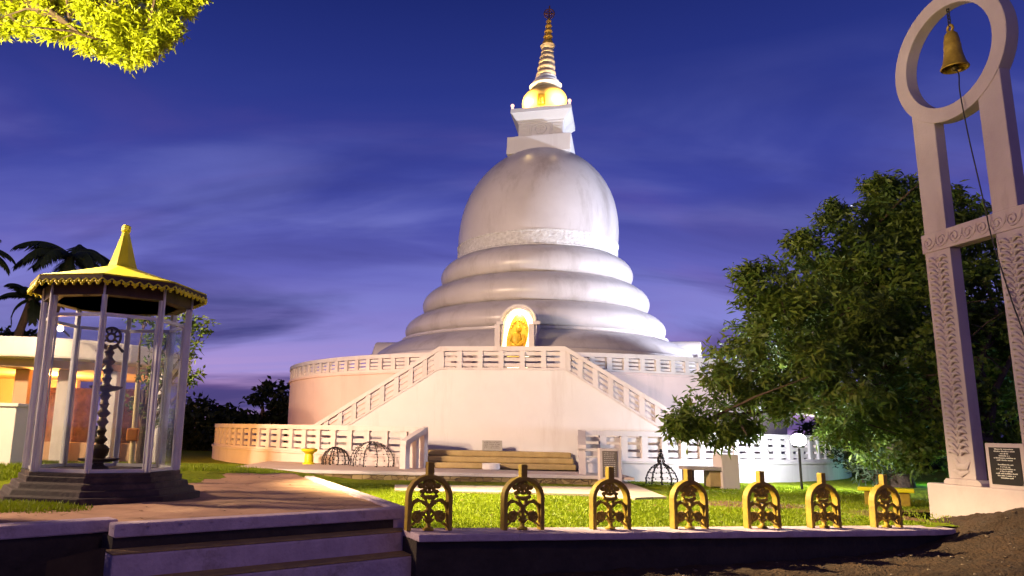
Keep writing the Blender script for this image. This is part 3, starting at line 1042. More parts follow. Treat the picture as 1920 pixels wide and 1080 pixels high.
m.tube([(SC.x + 0.21 * math.cos(R_(15 * k)), SC.y, zz + 0.21 * math.sin(R_(15 * k))) for k in range(25)], 0.028, n=6)
m.tube([(SC.x, SC.y, zz - 0.25), (SC.x, SC.y, zz + 0.36)], 0.03, n=6)
m.tube([(SC.x - 0.2, SC.y, zz), (SC.x + 0.2, SC.y, zz)], 0.03, n=6)
m.tube([(SC.x + 0.12 * math.cos(R_(15 * k)), SC.y, zz + 0.12 * math.sin(R_(15 * k))) for k in range(25)], 0.025, n=6)
m.fn(lean).build('finial_wheel', mat('tarnished_copper', (0.20, 0.09, 0.07), None, 6, 0.5, metal=0.6), stupa, smooth=60)
# the small lamps at the harmika corners that light the globe
for sx in (-1, 1):
    for sy in (-1,):
        q = HW(sx * 1.11, sy * 1.11, 14.06)
        m = MB(); m.lathe([(0.05, 0), (0.05, 0.06), (0.03, 0.08)], 10, q); m.ball((q.x, q.y, q.z + 0.14), 0.075, 10, 8)
        lm = m.build('corner_lamp', emat('corner_lamp_glow', (1.0, 0.55, 0.45), 2.0), stupa, smooth=60)
        lamp('corner_lamp_light', 'POINT', HW(sx * 0.98, sy * 0.98, 14.36), 440, (1.0, 0.66, 0.24), 0.08)

# niches (front lit one, two side ones)
def niche(ang, lit, dz=0.0, yf=-6.62):
    A = Matrix.Rotation(TH + ang, 4, 'Z')
    def T(x, y, z):
        v = A @ Vector((x, y, 0)); return Vector(lean(Vector((SC.x + v.x, SC.y + v.y, z))))
    z0 = DECK + 0.06
    yb = -4.7
    hw, zs = 0.56, 4.72 - dz
    def outline(hw, zs, zb, n=18):
        return [(hw, zb), (hw, zs)] + [(hw * math.cos(math.pi * i / n), zs + hw * 1.02 * math.sin(math.pi * i / n)) for i in range(1, n)] + [(-hw, zs), (-hw, zb)]
    o1 = outline(hw, zs, z0); i1 = outline(0.43, 4.68 - dz, z0)
    m = MB()
    k = len(o1)
    vs = [T(x, yf, z) for x, z in o1] + [T(x, yf, z) for x, z in i1] + [T(x, yb, z) for x, z in o1] + [T(x, yf + 0.38, z) for x, z in i1]
    fs = []
    for i in range(k - 1):
        fs.append((i, i + 1, k + i + 1, k + i))
        fs.append((i, 2 * k + i, 2 * k + i + 1, i + 1))
        fs.append((k + i, k + i + 1, 3 * k + i + 1, 3 * k + i))
    fs.append(tuple(3 * k + i for i in range(k)))
    m.add(vs, fs)
    nb = m.build('niche', M['wallpaint'], stupa, smooth=40)
    # raised outer rib and capitals
    m = MB()
    m.tube([T(x, yf - 0.01, z) for x, z in outline(hw - 0.05, zs, zs)[1:-1]], 0.05, n=8)
    for sx in (-1, 1):
        c = T(sx * (hw - 0.03), yf - 0.02, zs - 0.02)
        m.box(c, (0.22, 0.16, 0.10), TH + ang)
        c = T(sx * (hw - 0.06), yf - 0.015, (z0 + zs) / 2)
        m.box(c, (0.16, 0.10, zs - z0 - 0.1), TH + ang)
    m.build('niche_arch', M['wallpaint'], nb, smooth=40)
    if lit:
        # glowing back panel rim, golden seated figure relief with leafy mandorla
        m = MB()
        i2 = outline(0.42, 4.68, z0 + 0.01)
        m.add([T(x, yf + 0.36, z) for x, z in i2], [tuple(range(len(i2)))])
        m.build('niche_backlight', emat('niche_glow', (1.0, 0.80, 0.42), 6), nb)
        m = MB()
        i3 = [(0.31 * math.sin(2 * math.pi * k / 28), 4.32 + 0.70 * math.cos(2 * math.pi * k / 28)) for k in range(28)]
        i3 = [(x, max(z, z0 + 0.02)) for x, z in i3]
        m.sheet([T(x, yf + 0.22, z) for x, z in i3], [T(x, yf + 0.34, z) for x, z in i3])
        m.build('mandorla', M['goldmatte'], nb, bevel=0.02)
        m = MB()
        c = lambda x, y, z: T(x, yf + 0.16 + y, z)
        for (x, y, z, r, sc) in ((0, 0, 4.55, 0.085, (0.9, 0.9, 1.15)), (0, 0, 4.67, 0.035, (1, 1, 1)), (0, 0.0, 4.24, 0.17, (0.95, 0.6, 1.3)),
                                 (-0.14, -0.04, 3.98, 0.13, (1.2, 0.8, 0.55)), (0.14, -0.04, 3.98, 0.13, (1.2, 0.8, 0.55)), (0, -0.03, 3.99, 0.16, (1.5, 0.7, 0.5))):
            q = c(x, y, z); m.ball(q, r, 12, 9, sc)
        for sx in (-1, 1):
            m.tube([c(sx * 0.15, 0, 4.38), c(sx * 0.21, -0.02, 4.2), c(sx * 0.10, -0.1, 4.06), c(0, -0.12, 4.04)], [0.06, 0.05, 0.045, 0.04], n=8)
        m.lathe([(0.30, 3.72), (0.34, 3.80), (0.30, 3.88), (0.2, 3.92)], 24, c(0, 0, 0))
        for k in range(9):
            a = R_(-80 + 20 * k)
            q = c(0.22 * math.sin(a), 0.04, 4.55 + 0.26 * math.cos(a)); m.ball(q, 0.035, 8, 6)
        m.build('seated_figure', M['goldmatte'], nb, smooth=60)
        q = T(0, yf + 0.05, 3.45)
        lamp('niche_light', 'POINT', T(0, yf + 0.10, 5.02), 40, (1.0, 0.70, 0.22), 0.05)
        lamp('niche_floor_light', 'POINT', T(0, yf - 0.15, 3.45), 28, (1.0, 0.70, 0.22), 0.05)
    return nb


niche(0, True)
for s_ in (-88, 88):
    niche(R_(s_), False, 0.38, -6.02)

# --- railing of louvred panels round an arc: a part with posts and slat panels as sub-parts
def arc_railing(parent, c, R, a0, a1, z0, z1, step, pw, name, m, dep=0.12):
    """angles measured from -Y (towards the camera), positive to +X"""
    A0 = a0 - math.pi / 2; A1 = a1 - math.pi / 2
    nseg = max(8, int((a1 - a0) * R / 0.25))
    top = 0.115
    b = MB()
    b.lathe([(R - dep, z1 - top), (R + 0.03, z1 - top), (R + 0.03, z1), (R - dep, z1), (R - dep, z1 - top)], nseg, c, A0, A1)
    b.lathe([(R - dep, z0), (R + 0.02, z0), (R + 0.02, z0 + 0.06), (R - dep, z0 + 0.06), (R - dep, z0)], nseg, c, A0, A1)
    rail = b.build(name, m, parent, smooth=35)
    n = max(1, round((a1 - a0) * R / step))
    base = ROOT[parent]
    zl, zh = z0 + 0.06, z1 - top
    pm = MB(); pm.box((0, 0, 0), (pw, dep * 0.95, zh - zl))
    post0 = None
    lw = (a1 - a0) * R / n - pw
    for k in range(n + 1):
        a = a0 + (a1 - a0) * k / n
        loc = Vector((c[0] + (R - dep / 2 + 0.01) * math.sin(a), c[1] - (R - dep / 2 + 0.01) * math.cos(a), (zl + zh) / 2))
        if post0 is None:
            post0 = pm.build('post', m, rail, bevel=0)
            for v in post0.data.vertices: v.co += base
            post0.location = loc - base; post0.rotation_euler = (0, 0, a)
        else:
            inst(post0, 'post', rail, loc - base, a)
    slat0 = None
    hgt = zh - zl
    sm = MB()
    for i in range(3):
        zc = -hgt / 2 + hgt * (i + 0.5) / 3
        sm.box((0, 0.012, zc), (lw + 0.02, 0.045, hgt / 3 * 0.64))
    for k in range(n):
        a = a0 + (a1 - a0) * (k + 0.5) / n
        loc = Vector((c[0] + (R - dep / 2) * math.sin(a), c[1] - (R - dep / 2) * math.cos(a), (zl + zh) / 2))
        if slat0 is None:
            slat0 = sm.build('slat_panel', m, rail)
            for v in slat0.data.vertices: v.co += base
            slat0.location = loc - base; slat0.rotation_euler = (0, 0, a)
        else:
            inst(slat0, 'slat_panel', rail, loc - base, a)
    return rail


arc_railing(stupa, SC, RD, R_(-105), R_(100), DECK + 0.062, RT, 0.46, 0.14, 'drum_railing', M['wallpaint'])

# --- stair block with its front wall
FY = -9.65
HT = 1.60                      # half width of the top landing
SL = 1.40 / 2.26               # slope of the stair line
zt = 3.06
m = MB()
zb = 0.3
ext = (zt - zb) / SL
XL, XE = 4.95, 4.5; ZL_ = zt - (XL - HT) * SL; ZE_ = zt - (XE - HT) * SL
prof = [(-XL, zb), (XE, zb), (XE, ZE_), (HT, zt), (-HT, zt), (-XL, ZL_)]
m.sheet([W(x, FY, z) for x, z in prof], [W(x, -6.2, z - 0.0) for x, z in prof])
stairs = m.build('stair_block', M['stucco'], stupa)
# front railing, three straight runs
def straight_railing(parent, name, x0, z0, x1, z1, n, h, m, y=FY, dep=0.13, pw=0.13):
    """a railing in the stair front plane from (x0,z0) to (x1,z1) (bottom line)"""
    b = MB()
    def bar(xa, za, xb, zb_, lo, hi, ya, yb):
        P = [(xa, za + lo), (xb, zb_ + lo), (xb, zb_ + hi), (xa, za + hi)]
        return [W(x, ya, z) for x, z in P], [W(x, yb, z) for x, z in P]
    b.sheet(*bar(x0, z0, x1, z1, h - 0.115, h, y - 0.03, y + dep))
    b.sheet(*bar(x0, z0, x1, z1, 0.0, 0.06, y - 0.02, y + dep))
    rail = b.build(name, m, parent)
    zf = lambda x: z0 + (z1 - z0) * (x - x0) / (x1 - x0)
    sx = 1 if x1 > x0 else -1
    for k in range(n + 1):
        xc = x0 + (x1 - x0) * k / n
        xa, xb = xc - pw / 2, xc + pw / 2
        if k == 0: xa, xb = min(xc, xc + sx * pw), max(xc, xc + sx * pw)
        if k == n: xa, xb = min(xc, xc - sx * pw), max(xc, xc - sx * pw)
        p = MB(); p.sheet(*bar(xa, zf(xa), xb, zf(xb), 0.06, h - 0.115, y - 0.012, y + dep - 0.012)); p.build('post', m, rail)
        if k < n:
            xn = x0 + (x1 - x0) * (k + 1) / n
            a, c_ = sorted((xc, xn))
            a += pw * 0.4; c_ -= pw * 0.4
            q = MB()
            hh = (h - 0.115 - 0.06)
            for i in range(3):
                lo = 0.06 + hh * (i + 0.20) / 3; hi = 0.06 + hh * (i + 0.82) / 3
                q.sheet(*bar(a, zf(a), c_, zf(c_), lo, hi, y + 0.03, y + 0.075))
            q.build('slat_panel', m, rail)
    return rail


RH = 0.60
straight_railing(stupa, 'landing_railing', -HT, zt, HT, zt, 6, RH, M['wallpaint'])
straight_railing(stupa, 'stair_railing', -HT, zt, -XL, ZL_, 9, RH, M['wallpaint'])
straight_railing(stupa, 'stair_railing', HT, zt, XE, ZE_, 8, RH, M['wallpaint'])

# ------------------------------------------------------------------ low circular wall in two halves
RC = Vector((3.4, 28.1, 0)); RR = 10.70
LZ0, LZ1, LZ2 = 0.25, 0.93, 1.60


def ring_wall(label, a0, a1, wing):
    root = thing('ring_wall', (RC.x + RR * math.sin((a0 + a1) / 2), RC.y - RR * math.cos((a0 + a1) / 2), 0.3), label, 'wall')
    b = MB()
    A0, A1 = a0 - math.pi / 2, a1 - math.pi / 2
    ns = int((a1 - a0) * RR / 0.25)
    b.lathe([(RR - 0.2, LZ0), (RR + 0.05, LZ0), (RR + 0.05, LZ1 - 0.05), (RR + 0.085, LZ1 - 0.05), (RR + 0.085, LZ1), (RR - 0.2, LZ1), (RR - 0.2, LZ0)], ns, RC, A0, A1)
    for a in (a0, a1):
        pass
    b.build('wall_base', M['wallpaint'], root, smooth=35)
    arc_railing(root, RC, RR, a0, a1, LZ1 + 0.002, LZ2, 0.50, 0.15, 'railing', M['wallpaint'], dep=0.13)
    # sloping wing beside the steps
    P0, P1 = wing
    d = (P1 - P0); L_ = d.length; d.normalize(); nn = Vector((d.y, -d.x, 0))
    def pr(ua, za, ub, zb_, lo, hi, w):
        Q = [(ua, za + lo), (ub, zb_ + lo), (ub, zb_ + hi), (ua, za + hi)]
        return ([P0 + d * u + nn * w + Vector((0, 0, z)) for u, z in Q], [P0 + d * u - nn * w + Vector((0, 0, z)) for u, z in Q])
    m = MB(); m.sheet(*pr(-0.06, LZ2, L_, 1.27, -0.12, 0.01, 0.085)); wg = m.build('wing_rail', M['wallpaint'], root)
    for u, wv in ((L_ - 0.09, 0.18), (L_ * 0.42, 0.12), (0.0, 0.16)):
        m = MB()
        zt_ = LZ2 + (1.27 - LZ2) * u / L_ - 0.10
        c = P0 + d * u
        m.box((c.x, c.y, (0.5 + zt_) / 2), (wv, 0.15, zt_ - 0.5), math.atan2(d.y, d.x)); m.build('wing_post', M['wallpaint'], wg)
    return root


aL = math.asin((0.0 - RC.x) / RR); aR = math.asin((3.62 - RC.x) / RR)
pL = Vector((RC.x + RR * math.sin(aL), RC.y - RR * math.cos(aL), 0)); pR = Vector((RC.x + RR * math.sin(aR), RC.y - RR * math.cos(aR), 0))
ring_wall('low curved white wall with louvred railing left of the plaza steps', R_(-115), aL, (pL, pL + Vector((-0.46, -0.75, 0))))
ring_wall('low curved white wall with louvred railing right of the plaza steps', aR, R_(115), (pR, pR + Vector((-0.20, -0.95, 0))))

# mustard steps between the wings
ms = thing('plaza_steps', (1.85, 18.3, PZZ), 'three long mustard yellow steps below the blank stair wall', 'steps')
sa = R_(2)
for k in range(3):
    m = MB()
    y0 = 17.95 + 0.22 * k; y1 = 18.98
    zt_ = PZZ + 0.135 * (k + 1)
    m.box((1.84, (y0 + y1) / 2, PZZ + 0.135 * k + 0.0675), (3.50 - 0.02 * k, y1 - y0, 0.135 - 0.002 * (k < 2)), sa)
    m.build('step', M['mustardstep'], ms, bevel=0.03)
# landing up to the ring wall
m = MB(); m.lathe([(RR - 0.21, 0.3), (RR - 0.21, PZZ + 0.0), (8.0, PZZ + 0.0)], 120, RC, caps=False)
o = m.build('ambulatory_floor', M['paving'], loc=RC); o['kind'] = 'structure'

# plaque leaning on the stair wall, white basin on the steps
q = PY(923, 846, 18.45)
m = MB()
pq = thing('plaque', (q.x, q.y, PZZ + 0.405), 'pale stone plaque with engraved lines leaning on the stair wall above the mustard steps', 'plaque')
Mx = Matrix.Rotation(R_(-14), 3, 'X')
m.box((q.x, q.y + 0.03, PZZ + 0.405 + 0.125), (0.48, 0.035, 0.25), 0, Mx); m.build('slab', mat('plaque_stone', (0.50, 0.47, 0.40), (0.36, 0.34, 0.29), 16, 0.7), pq, bevel=0.006)
m = MB()
for r in range(4):
    x = -0.18
    while x < 0.17:
        wd = rnd.uniform(0.01, 0.035)
        c = Mx @ Vector((x, -0.0195, 0.075 - 0.045 * r))
        m.box((q.x + c.x, q.y + 0.03 + c.y, PZZ + 0.53 + c.z), (wd, 0.003, 0.014), 0, Mx)
        x += wd + 0.016
m.build('engraved_lines', M['slate'], pq)
q = PZ(898, 867, PZZ + 0.01)
m = MB(); m.lathe([(0.19, 0), (0.21, 0.02), (0.205, 0.12), (0.215, 0.14), (0.19, 0.145), (0.17, 0.10), (0.02, 0.09)], 28, (q.x, 17.72, PZZ + 0.001))
o = m.build('basin', M['stucco'], loc=(q.x, 17.72, PZZ), smooth=40); tag(o, 'round white basin standing in front of the mustard steps', 'basin')

# plaque pillar right of the steps
q = PZ(1146, 905, 0.55)
pp = thing('plaque_pillar', (q.x, q.y, 0.5), 'white pillar carrying a dark speckled plaque beside the right ring wall', 'plaque')
m = MB(); m.box((q.x, q.y + 0.1, 0.5 + 0.33), (0.45, 0.2, 0.80)); m.build('pillar', M['wallpaint'], pp, bevel=0.01)
m = MB(); m.box((q.x - 0.02, q.y - 0.008, 0.92), (0.30, 0.02, 0.52)); pl = m.build('plaque_slab', M['slate'], pp, bevel=0.004)
m = MB()
for r in range(12):
    x = -0.12
    while x < 0.09:
        wd = rnd.uniform(0.008, 0.03)
        m.box((q.x - 0.02 + x + wd / 2, q.y - 0.0195, 1.14 - 0.038 * r), (wd, 0.003, 0.012)); x += wd + 0.012
m.build('engraved_lines', M['ink'], pl)

# yellow urn and planter on the plaza
q = PZ(580, 870, PZZ)
q = Vector((q.x, q.y - 0.1, PZZ))
m = MB(); m.lathe([(0.15, 0), (0.15, 0.03), (0.11, 0.05), (0.105, 0.2), (0.09, 0.24), (0.12, 0.27), (0.19, 0.31), (0.20, 0.36), (0.17, 0.365), (0.1, 0.33)], 24, (q.x, q.y, q.z + 0.001))
o = m.build('pedestal_urn', M['yellow'], loc=q, smooth=40); tag(o, 'bright yellow pedestal urn in front of the left ring wall', 'urn')
q = PZ(735, 866, PZZ)
m = MB(); m.lathe([(0.07, 0), (0.10, 0.17), (0.115, 0.17), (0.115, 0.19), (0.09, 0.185), (0.08, 0.15)], 18, (q.x, q.y - 0.25, PZZ + 0.001))
o = m.build('flower_pot', mat('dark_clay', (0.05, 0.035, 0.03), None, 6, 0.8), loc=(q.x, q.y - 0.25, PZZ), smooth=40); tag(o, 'small dark flower pot near the end of the left ring wall', 'pot')


# stupa-shaped wire frames strung with bulbs
def wire_stupa(px, py, zg, hgt, rad, label, kind):
    q = PZ(px, py, zg) if py > 100 else Vector((px, py, zg))
    root = thing('wire_stupa', q, label, 'light frame', 'wire frames strung with bulbs')
    fr = MB(); bl = MB()
    if kind == 'dome':
        prof = [(rad, 0.02), (rad * 1.0, 0.16 * hgt), (rad * 0.86, 0.32 * hgt), (rad * 0.6, 0.46 * hgt), (rad * 0.34, 0.54 * hgt), (rad * 0.2, 0.58 * hgt), (rad * 0.2, 0.72 * hgt), (rad * 0.09, 0.82 * hgt), (0.01, hgt)]
    else:
        prof = [(rad, 0.02), (rad * 1.02, 0.25 * hgt), (rad * 0.93, 0.5 * hgt), (rad * 0.75, 0.72 * hgt), (rad * 0.45, 0.9 * hgt), (0.02, hgt)]
    pf = prof_smooth(prof, 4)
    for k in range(10):
        a = 2 * math.pi * k / 10
        pts = [Vector((q.x + r * math.cos(a), q.y + r * math.sin(a), q.z + z)) for r, z in pf]
        fr.tube(pts, 0.005, n=4)
        for i in range(0, len(pts) - 1, 2):
            bl.ball(pts[i] + Vector((rnd.uniform(-.01, .01), rnd.uniform(-.01, .01), 0)), 0.020, 6, 4)
            bl.ball(pts[i].lerp(pts[i + 1], .95), 0.015, 6, 4)
    for r, z in (pf[0], pf[4], pf[8], pf[12]):
        fr.tube([Vector((q.x + r * math.cos(R_(15 * k)), q.y + r * math.sin(R_(15 * k)), q.z + z)) for k in range(25)], 0.005, n=4)
        for k in range(14):
            a = 2 * math.pi * k / 14
            bl.ball((q.x + r * math.cos(a), q.y + r * math.sin(a), q.z + z), 0.015, 6, 4)
    fr.cur = 1
    fr.add(bl.v, bl.f)
    fr.build('bulb_frame', [M['palewire'], M['black']], root, smooth=60)


wire_stupa(1241, 908, 0.5, 0.74, 0.33, 'stupa-shaped wire frame strung with dark bulbs on the lawn before the right ring wall', 'dome')
wire_stupa(-1.21, 18.12, PZZ, 0.58, 0.50, 'larger round wire frame strung with dark bulbs before the left ring wall', 'mound')
wire_stupa(-2.13, 18.6, PZZ, 0.42, 0.32, 'smaller round wire frame of dark bulbs beside the yellow urn', 'mound')

# concrete table in front of the right ring wall
a = PZ(1290, 912, 0.5); b = PZ(1365, 914, 0.5)
ct = thing('concrete_bench', ((a.x + b.x) / 2, a.y, 0.5), 'grey concrete slab bench on a yellow block before the right ring wall', 'bench')
m = MB(); m.box(((a.x + b.x) / 2, a.y + 0.2, 0.86), (0.85, 0.5, 0.07)); m.build('slab', M['concrete'], ct, bevel=0.01)
m = MB(); m.box((b.x - 0.18, a.y + 0.2, 0.66), (0.30, 0.35, 0.33)); m.build('block', M['mustardstep'], ct, bevel=0.02)
m = MB(); m.box((a.x + 0.10, a.y + 0.25, 0.66), (0.14, 0.35, 0.33)); m.build('leg', M['darkwall'], ct, bevel=0.01)
q = PZ(1372, 916, 0.48)
m = MB(); m.box((q.x, q.y + 0.25, 0.8), (0.36, 0.5, 0.72)); o = m.build('buttress', M['wallpaint'], loc=(q.x, q.y, 0.45), bevel=0.015)
tag(o, 'square white buttress standing at the end of the concrete bench', 'buttress')

# ------------------------------------------------------------------ floodlight
fx, fy, fz = FLOOD
fl_ = thing('floodlight', (fx, fy, 0.45), 'bright cool floodlight on a short post under the tree', 'floodlight')
m = MB(); m.tube([(fx, fy, 0.4), (fx, fy, fz - 0.17)], 0.025, n=8); m.build('post', M['wire'], fl_)
m = MB(); m.box((fx, fy, fz - 0.13), (0.20, 0.10, 0.06)); m.build('housing', M['wire'], fl_, bevel=0.015)
m = MB(); m.ball((fx, fy, fz), 0.14, 16, 10, (1.15, 0.8, 0.95)); m.build('lens', emat('flood_lens', (0.93, 0.95, 1.0), 60), fl_, smooth=60)

# ------------------------------------------------------------------ bell tower
TQ = Vector((7.62, 11.54, 0)); TU = Vector((0.147, -0.989, 0)).normalized(); TN = Vector((-0.989, -0.147, 0)).normalized()


def TW(u, v, w_):
    q = TQ + TU * u + TN * w_
    return Vector((q.x, q.y, v))


tower = thing('bell_tower', TW(1.2, 0.45, -0.1), 'tall pinkish stone bell tower with two carved posts and a ring on top', 'bell tower')
TD = 0.18


def tsolid(poly, w0, w1, name, m, bev=0.01, smooth=None, parent=None):
    k = MB(); k.sheet([TW(u, v, w0) for u, v in poly], [TW(u, v, w1) for u, v in poly])
    return k.build(name, m, parent or tower, bevel=bev, smooth=smooth)


tsolid([(-0.02, 0.30), (2.7, 0.30), (2.7, 0.90), (-0.02, 0.90)], 0.04, -0.75, 'plinth', M['pinkstone'], 0.02)
for u0, u1 in ((0.36, 0.82), (1.58, 2.02)):
    tsolid([(u0 - 0.07, 0.90), (u1 + 0.10, 0.90), (u1 + 0.10, 0.945), (u1 + 0.05, 0.985), (u0 - 0.03, 0.985), (u0 - 0.07, 0.945)], 0.03, -TD - 0.06, 'post_foot', M['pinkstone'])
    post = tsolid([(u0, 0.985), (u1, 0.985), (u1, 4.34), (u0, 4.34)], 0.0, -TD, 'lower_post', M['pinkstone'])
    # carved vine of paired leaves
    m = MB()
    uc = (u0 + u1) / 2
    k = 0
    v = 1.32
    while v < 4.24:
        for sx in (-1, 1):
            pts = [TW(uc + sx * 0.025, v, 0.008), TW(uc + sx * 0.085, v + 0.055, 0.032), TW(uc + sx * 0.13, v + 0.06, 0.026), TW(uc + sx * 0.165, v + 0.03, 0.006)]
            m.tube(pts, [0.014, 0.030, 0.027, 0.008], n=7, flat=(1, 0.9), up=TN)
        m.ball(TW(uc, v + 0.04, 0.0), 0.026, 8, 6)
        v += 0.092
    m.tube([TW(uc - 0.10, 1.26, 0.0), TW(uc - 0.03, 1.16, 0.02), TW(uc + 0.10, 1.16, 0.012), TW(uc + 0.16, 1.24, 0.0)], [0.03, 0.05, 0.045, 0.015], n=7, flat=(1, 0.5), up=TN)
    m.tube([TW(uc - 0.14, 1.10, 0.0), TW(uc, 1.05, 0.015), TW(uc + 0.13, 1.10, 0.0)], [0.02, 0.04, 0.02], n=7, flat=(1, 0.5), up=TN)
    m.build('carved_vine', M['pinkstone'], post, smooth=60)
beam = tsolid([(0.33, 4.34), (2.08, 4.34), (2.08, 4.635), (0.33, 4.635)], 0.012, -TD - 0.01, 'crossbeam', M['pinkstone'])
m = MB()
for k in range(7):
    uc = 0.46 + 0.235 * k
    sp = []
    for i in range(22):
        a = R_(28 * i) + (math.pi if k % 2 else 0)
        r = 0.105 * (1 - i / 26)
        sp.append(TW(uc + r * math.cos(a), 4.488 + (r if k % 2 else -r) * math.sin(a), 0.012))
    m.tube(sp, [0.014 + 0.004 * (i > 14) for i in range(22)], n=6)
    m.tube([TW(uc + 0.06, 4.40, 0.012), TW(uc + 0.12, 4.49, 0.018), TW(uc + 0.15, 4.58, 0.012)], [0.012, 0.03, 0.01], n=6, flat=(1, 0.6), up=TN)
m.build('carved_scrolls', M['pinkstone'], beam, smooth=60)
RCu, RCv, RO, RI = 1.15, 7.24, 1.0, 0.775
for u0, u1 in ((0.385, 0.79), (1.57, 1.95)):
    poly = [(u0, 4.635), (u1, 4.635)]
    for u in (u1, (u0 + u1) / 2, u0):
        poly.append((u, RCv - math.sqrt(max(0.0, (RO - 0.06) ** 2 - (u - RCu) ** 2))))
    tsolid(poly, -0.004, -TD + 0.004, 'upper_post', M['pinkstone'])
m = MB()
n = 96
vs = []; fs = []
for k in range(n):
    a = 2 * math.pi * k / n
    for r, w_ in ((RO, 0.012), (RI, 0.012), (RI, -TD - 0.01), (RO, -TD - 0.01)):
        vs.append(TW(RCu + r * math.cos(a), RCv + r * math.sin(a), w_))
for k in range(n):
    for j in range(4):
        fs.append((k * 4 + j, k * 4 + (j + 1) % 4, ((k + 1) % n) * 4 + (j + 1) % 4, ((k + 1) % n) * 4 + j))
m.add(vs, fs); m.build('ring', M['pinkstone'], tower, smooth=40, bevel=0.008)

# bell
bc = TW(1.18, 0, -TD / 2)
bell = thing('bell', (bc.x, bc.y, 7.05), 'golden bell hanging inside the ring of the bell tower', 'bell')
m = MB()
m.lathe([(0.180, 7.02), (0.188, 7.035), (0.175, 7.06), (0.150, 7.12), (0.125, 7.24), (0.112, 7.36), (0.116, 7.38), (0.108, 7.41), (0.104, 7.48), (0.085, 7.58), (0.045, 7.63), (0.01, 7.64)], 40, (bc.x, bc.y, 0), caps=False)
m.lathe([(0.180, 7.02), (0.155, 7.03), (0.135, 7.12), (0.11, 7.25), (0.095, 7.40), (0.07, 7.54), (0.01, 7.60)], 40, (bc.x, bc.y, 0), caps=False)
m.build('bell_body', M['bellgold'], bell, smooth=50)
m = MB(); m.tube([TW(1.18 + 0.045 * math.cos(R_(20 * k)), 7.68 + 0.055 * math.sin(R_(20 * k)), -TD / 2) for k in range(19)], 0.02, n=8); m.build('crown_loop', M['bellgold'], bell, smooth=60)
m = MB(); m.tube([(bc.x, bc.y, 7.5), (bc.x, bc.y, 7.05)], 0.012, n=6); m.ball((bc.x, bc.y, 7.03), 0.05, 12, 8); m.build('clapper', M['brass'], bell, smooth=60)
m = MB()
for k in range(6):
    z = 7.755 + 0.058 * k
    ax = TU if k % 2 else TN
    m.tube([Vector((bc.x, bc.y, z)) + ax * (0.022 * math.cos(R_(30 * j))) + Vector((0, 0, 0.042 * math.sin(R_(30 * j)))) for j in range(13)], 0.008, n=5)
m.build('chain', M['wire'], bell, smooth=60)
# pull rope
rp = [Vector((bc.x, bc.y, 7.02)), TW(1.32, 6.85, 0.0), TW(1.36, 6.6, 0.06), TW(1.39, 6.23, 0.07), TW(1.43, 5.74, 0.07), TW(1.48, 5.29, 0.07), TW(1.56, 4.64, 0.08), TW(1.59, 4.32, 0.08), TW(1.70, 3.67, 0.07), TW(1.78, 3.29, 0.07), TW(1.84, 2.97, 0.05), TW(1.9, 2.6, 0.03)]
sm_ = []
for i in range(len(rp) - 1):
    p0 = rp[max(i - 1, 0)]; p1 = rp[i]; p2 = rp[i + 1]; p3 = rp[min(i + 2, len(rp) - 1)]
    for j in range(5):
        t = j / 5
        sm_.append(0.5 * ((2 * p1) + (p2 - p0) * t + (2 * p0 - 5 * p1 + 4 * p2 - p3) * t * t + (3 * p1 - p0 - 3 * p2 + p3) * t ** 3))
m = MB(); m.tube(sm_, 0.009, n=6); o = m.build('bell_rope', M['wire'], loc=TW(1.17, 6.72, 0), smooth=60)
tag(o, 'thin dark bell rope hanging in front of the bell tower', 'rope')
m = MB(); m.tube([TW(1.135, 6.62, 0.045), TW(1.12, 6.38, 0.066)], 0.017, n=8); 
hnd = MB(); 
# name plaque on the plinth
pq = thing('name_plaque', TW(1.5, 0.9, 0.0), 'black engraved plaque in a pink frame on the bell tower plinth', 'plaque')
pl0, pl1, pv0, pv1 = 1.04, 1.62, 0.90, 1.50
m = MB(); m.sheet([TW(u, v, 0.022) for u, v in ((pl0, pv0), (pl1, pv0), (pl1, pv1), (pl0, pv1))], [TW(u, v, -0.06) for u, v in ((pl0, pv0), (pl1, pv0), (pl1, pv1), (pl0, pv1))])
m.build('plaque_frame', M['pinkstone'], pq, bevel=0.008)
m = MB(); m.sheet([TW(u, v, 0.030) for u, v in ((pl0 + 0.06, pv0 + 0.055), (pl1 - 0.06, pv0 + 0.055), (pl1 - 0.06, pv1 - 0.055), (pl0 + 0.06, pv1 - 0.055))], [TW(u, v, 0.0) for u, v in ((pl0 + 0.06, pv0 + 0.055), (pl1 - 0.06, pv0 + 0.055), (pl1 - 0.06, pv1 - 0.055), (pl0 + 0.06, pv1 - 0.055))])
slab = m.build('plaque_slab', M['black'], pq)
m = MB()
rr = random.Random(5)
for r, wd_ in enumerate((0.28, 0.30, 0.12, 0.16, 0.32, 0.24, 0, 0.22, 0.15, 0.28, 0.18, 0.31, 0.26, 0.17)):
    v = pv1 - 0.085 - 0.029 * r
    if r == 6:
        m.build('lettering', M['ink'], slab); m = MB()
    u = (pl0 + pl1) / 2 - wd_ / 2
    ue = u + wd_
    while u < ue and wd_:
        g = rr.uniform(0.006, 0.016)
        hh = rr.choice((0.010, 0.012, 0.016))
        m.sheet([TW(a, b, 0.0325) for a, b in ((u, v), (u + g, v), (u + g, v + hh), (u, v + hh))], [TW(a, b, 0.030) for a, b in ((u, v), (u + g, v), (u + g, v + hh), (u, v + hh))])
        u += g + rr.choice((0.004, 0.004, 0.005, 0.014))
m.build('lettering', M['ink'], slab)

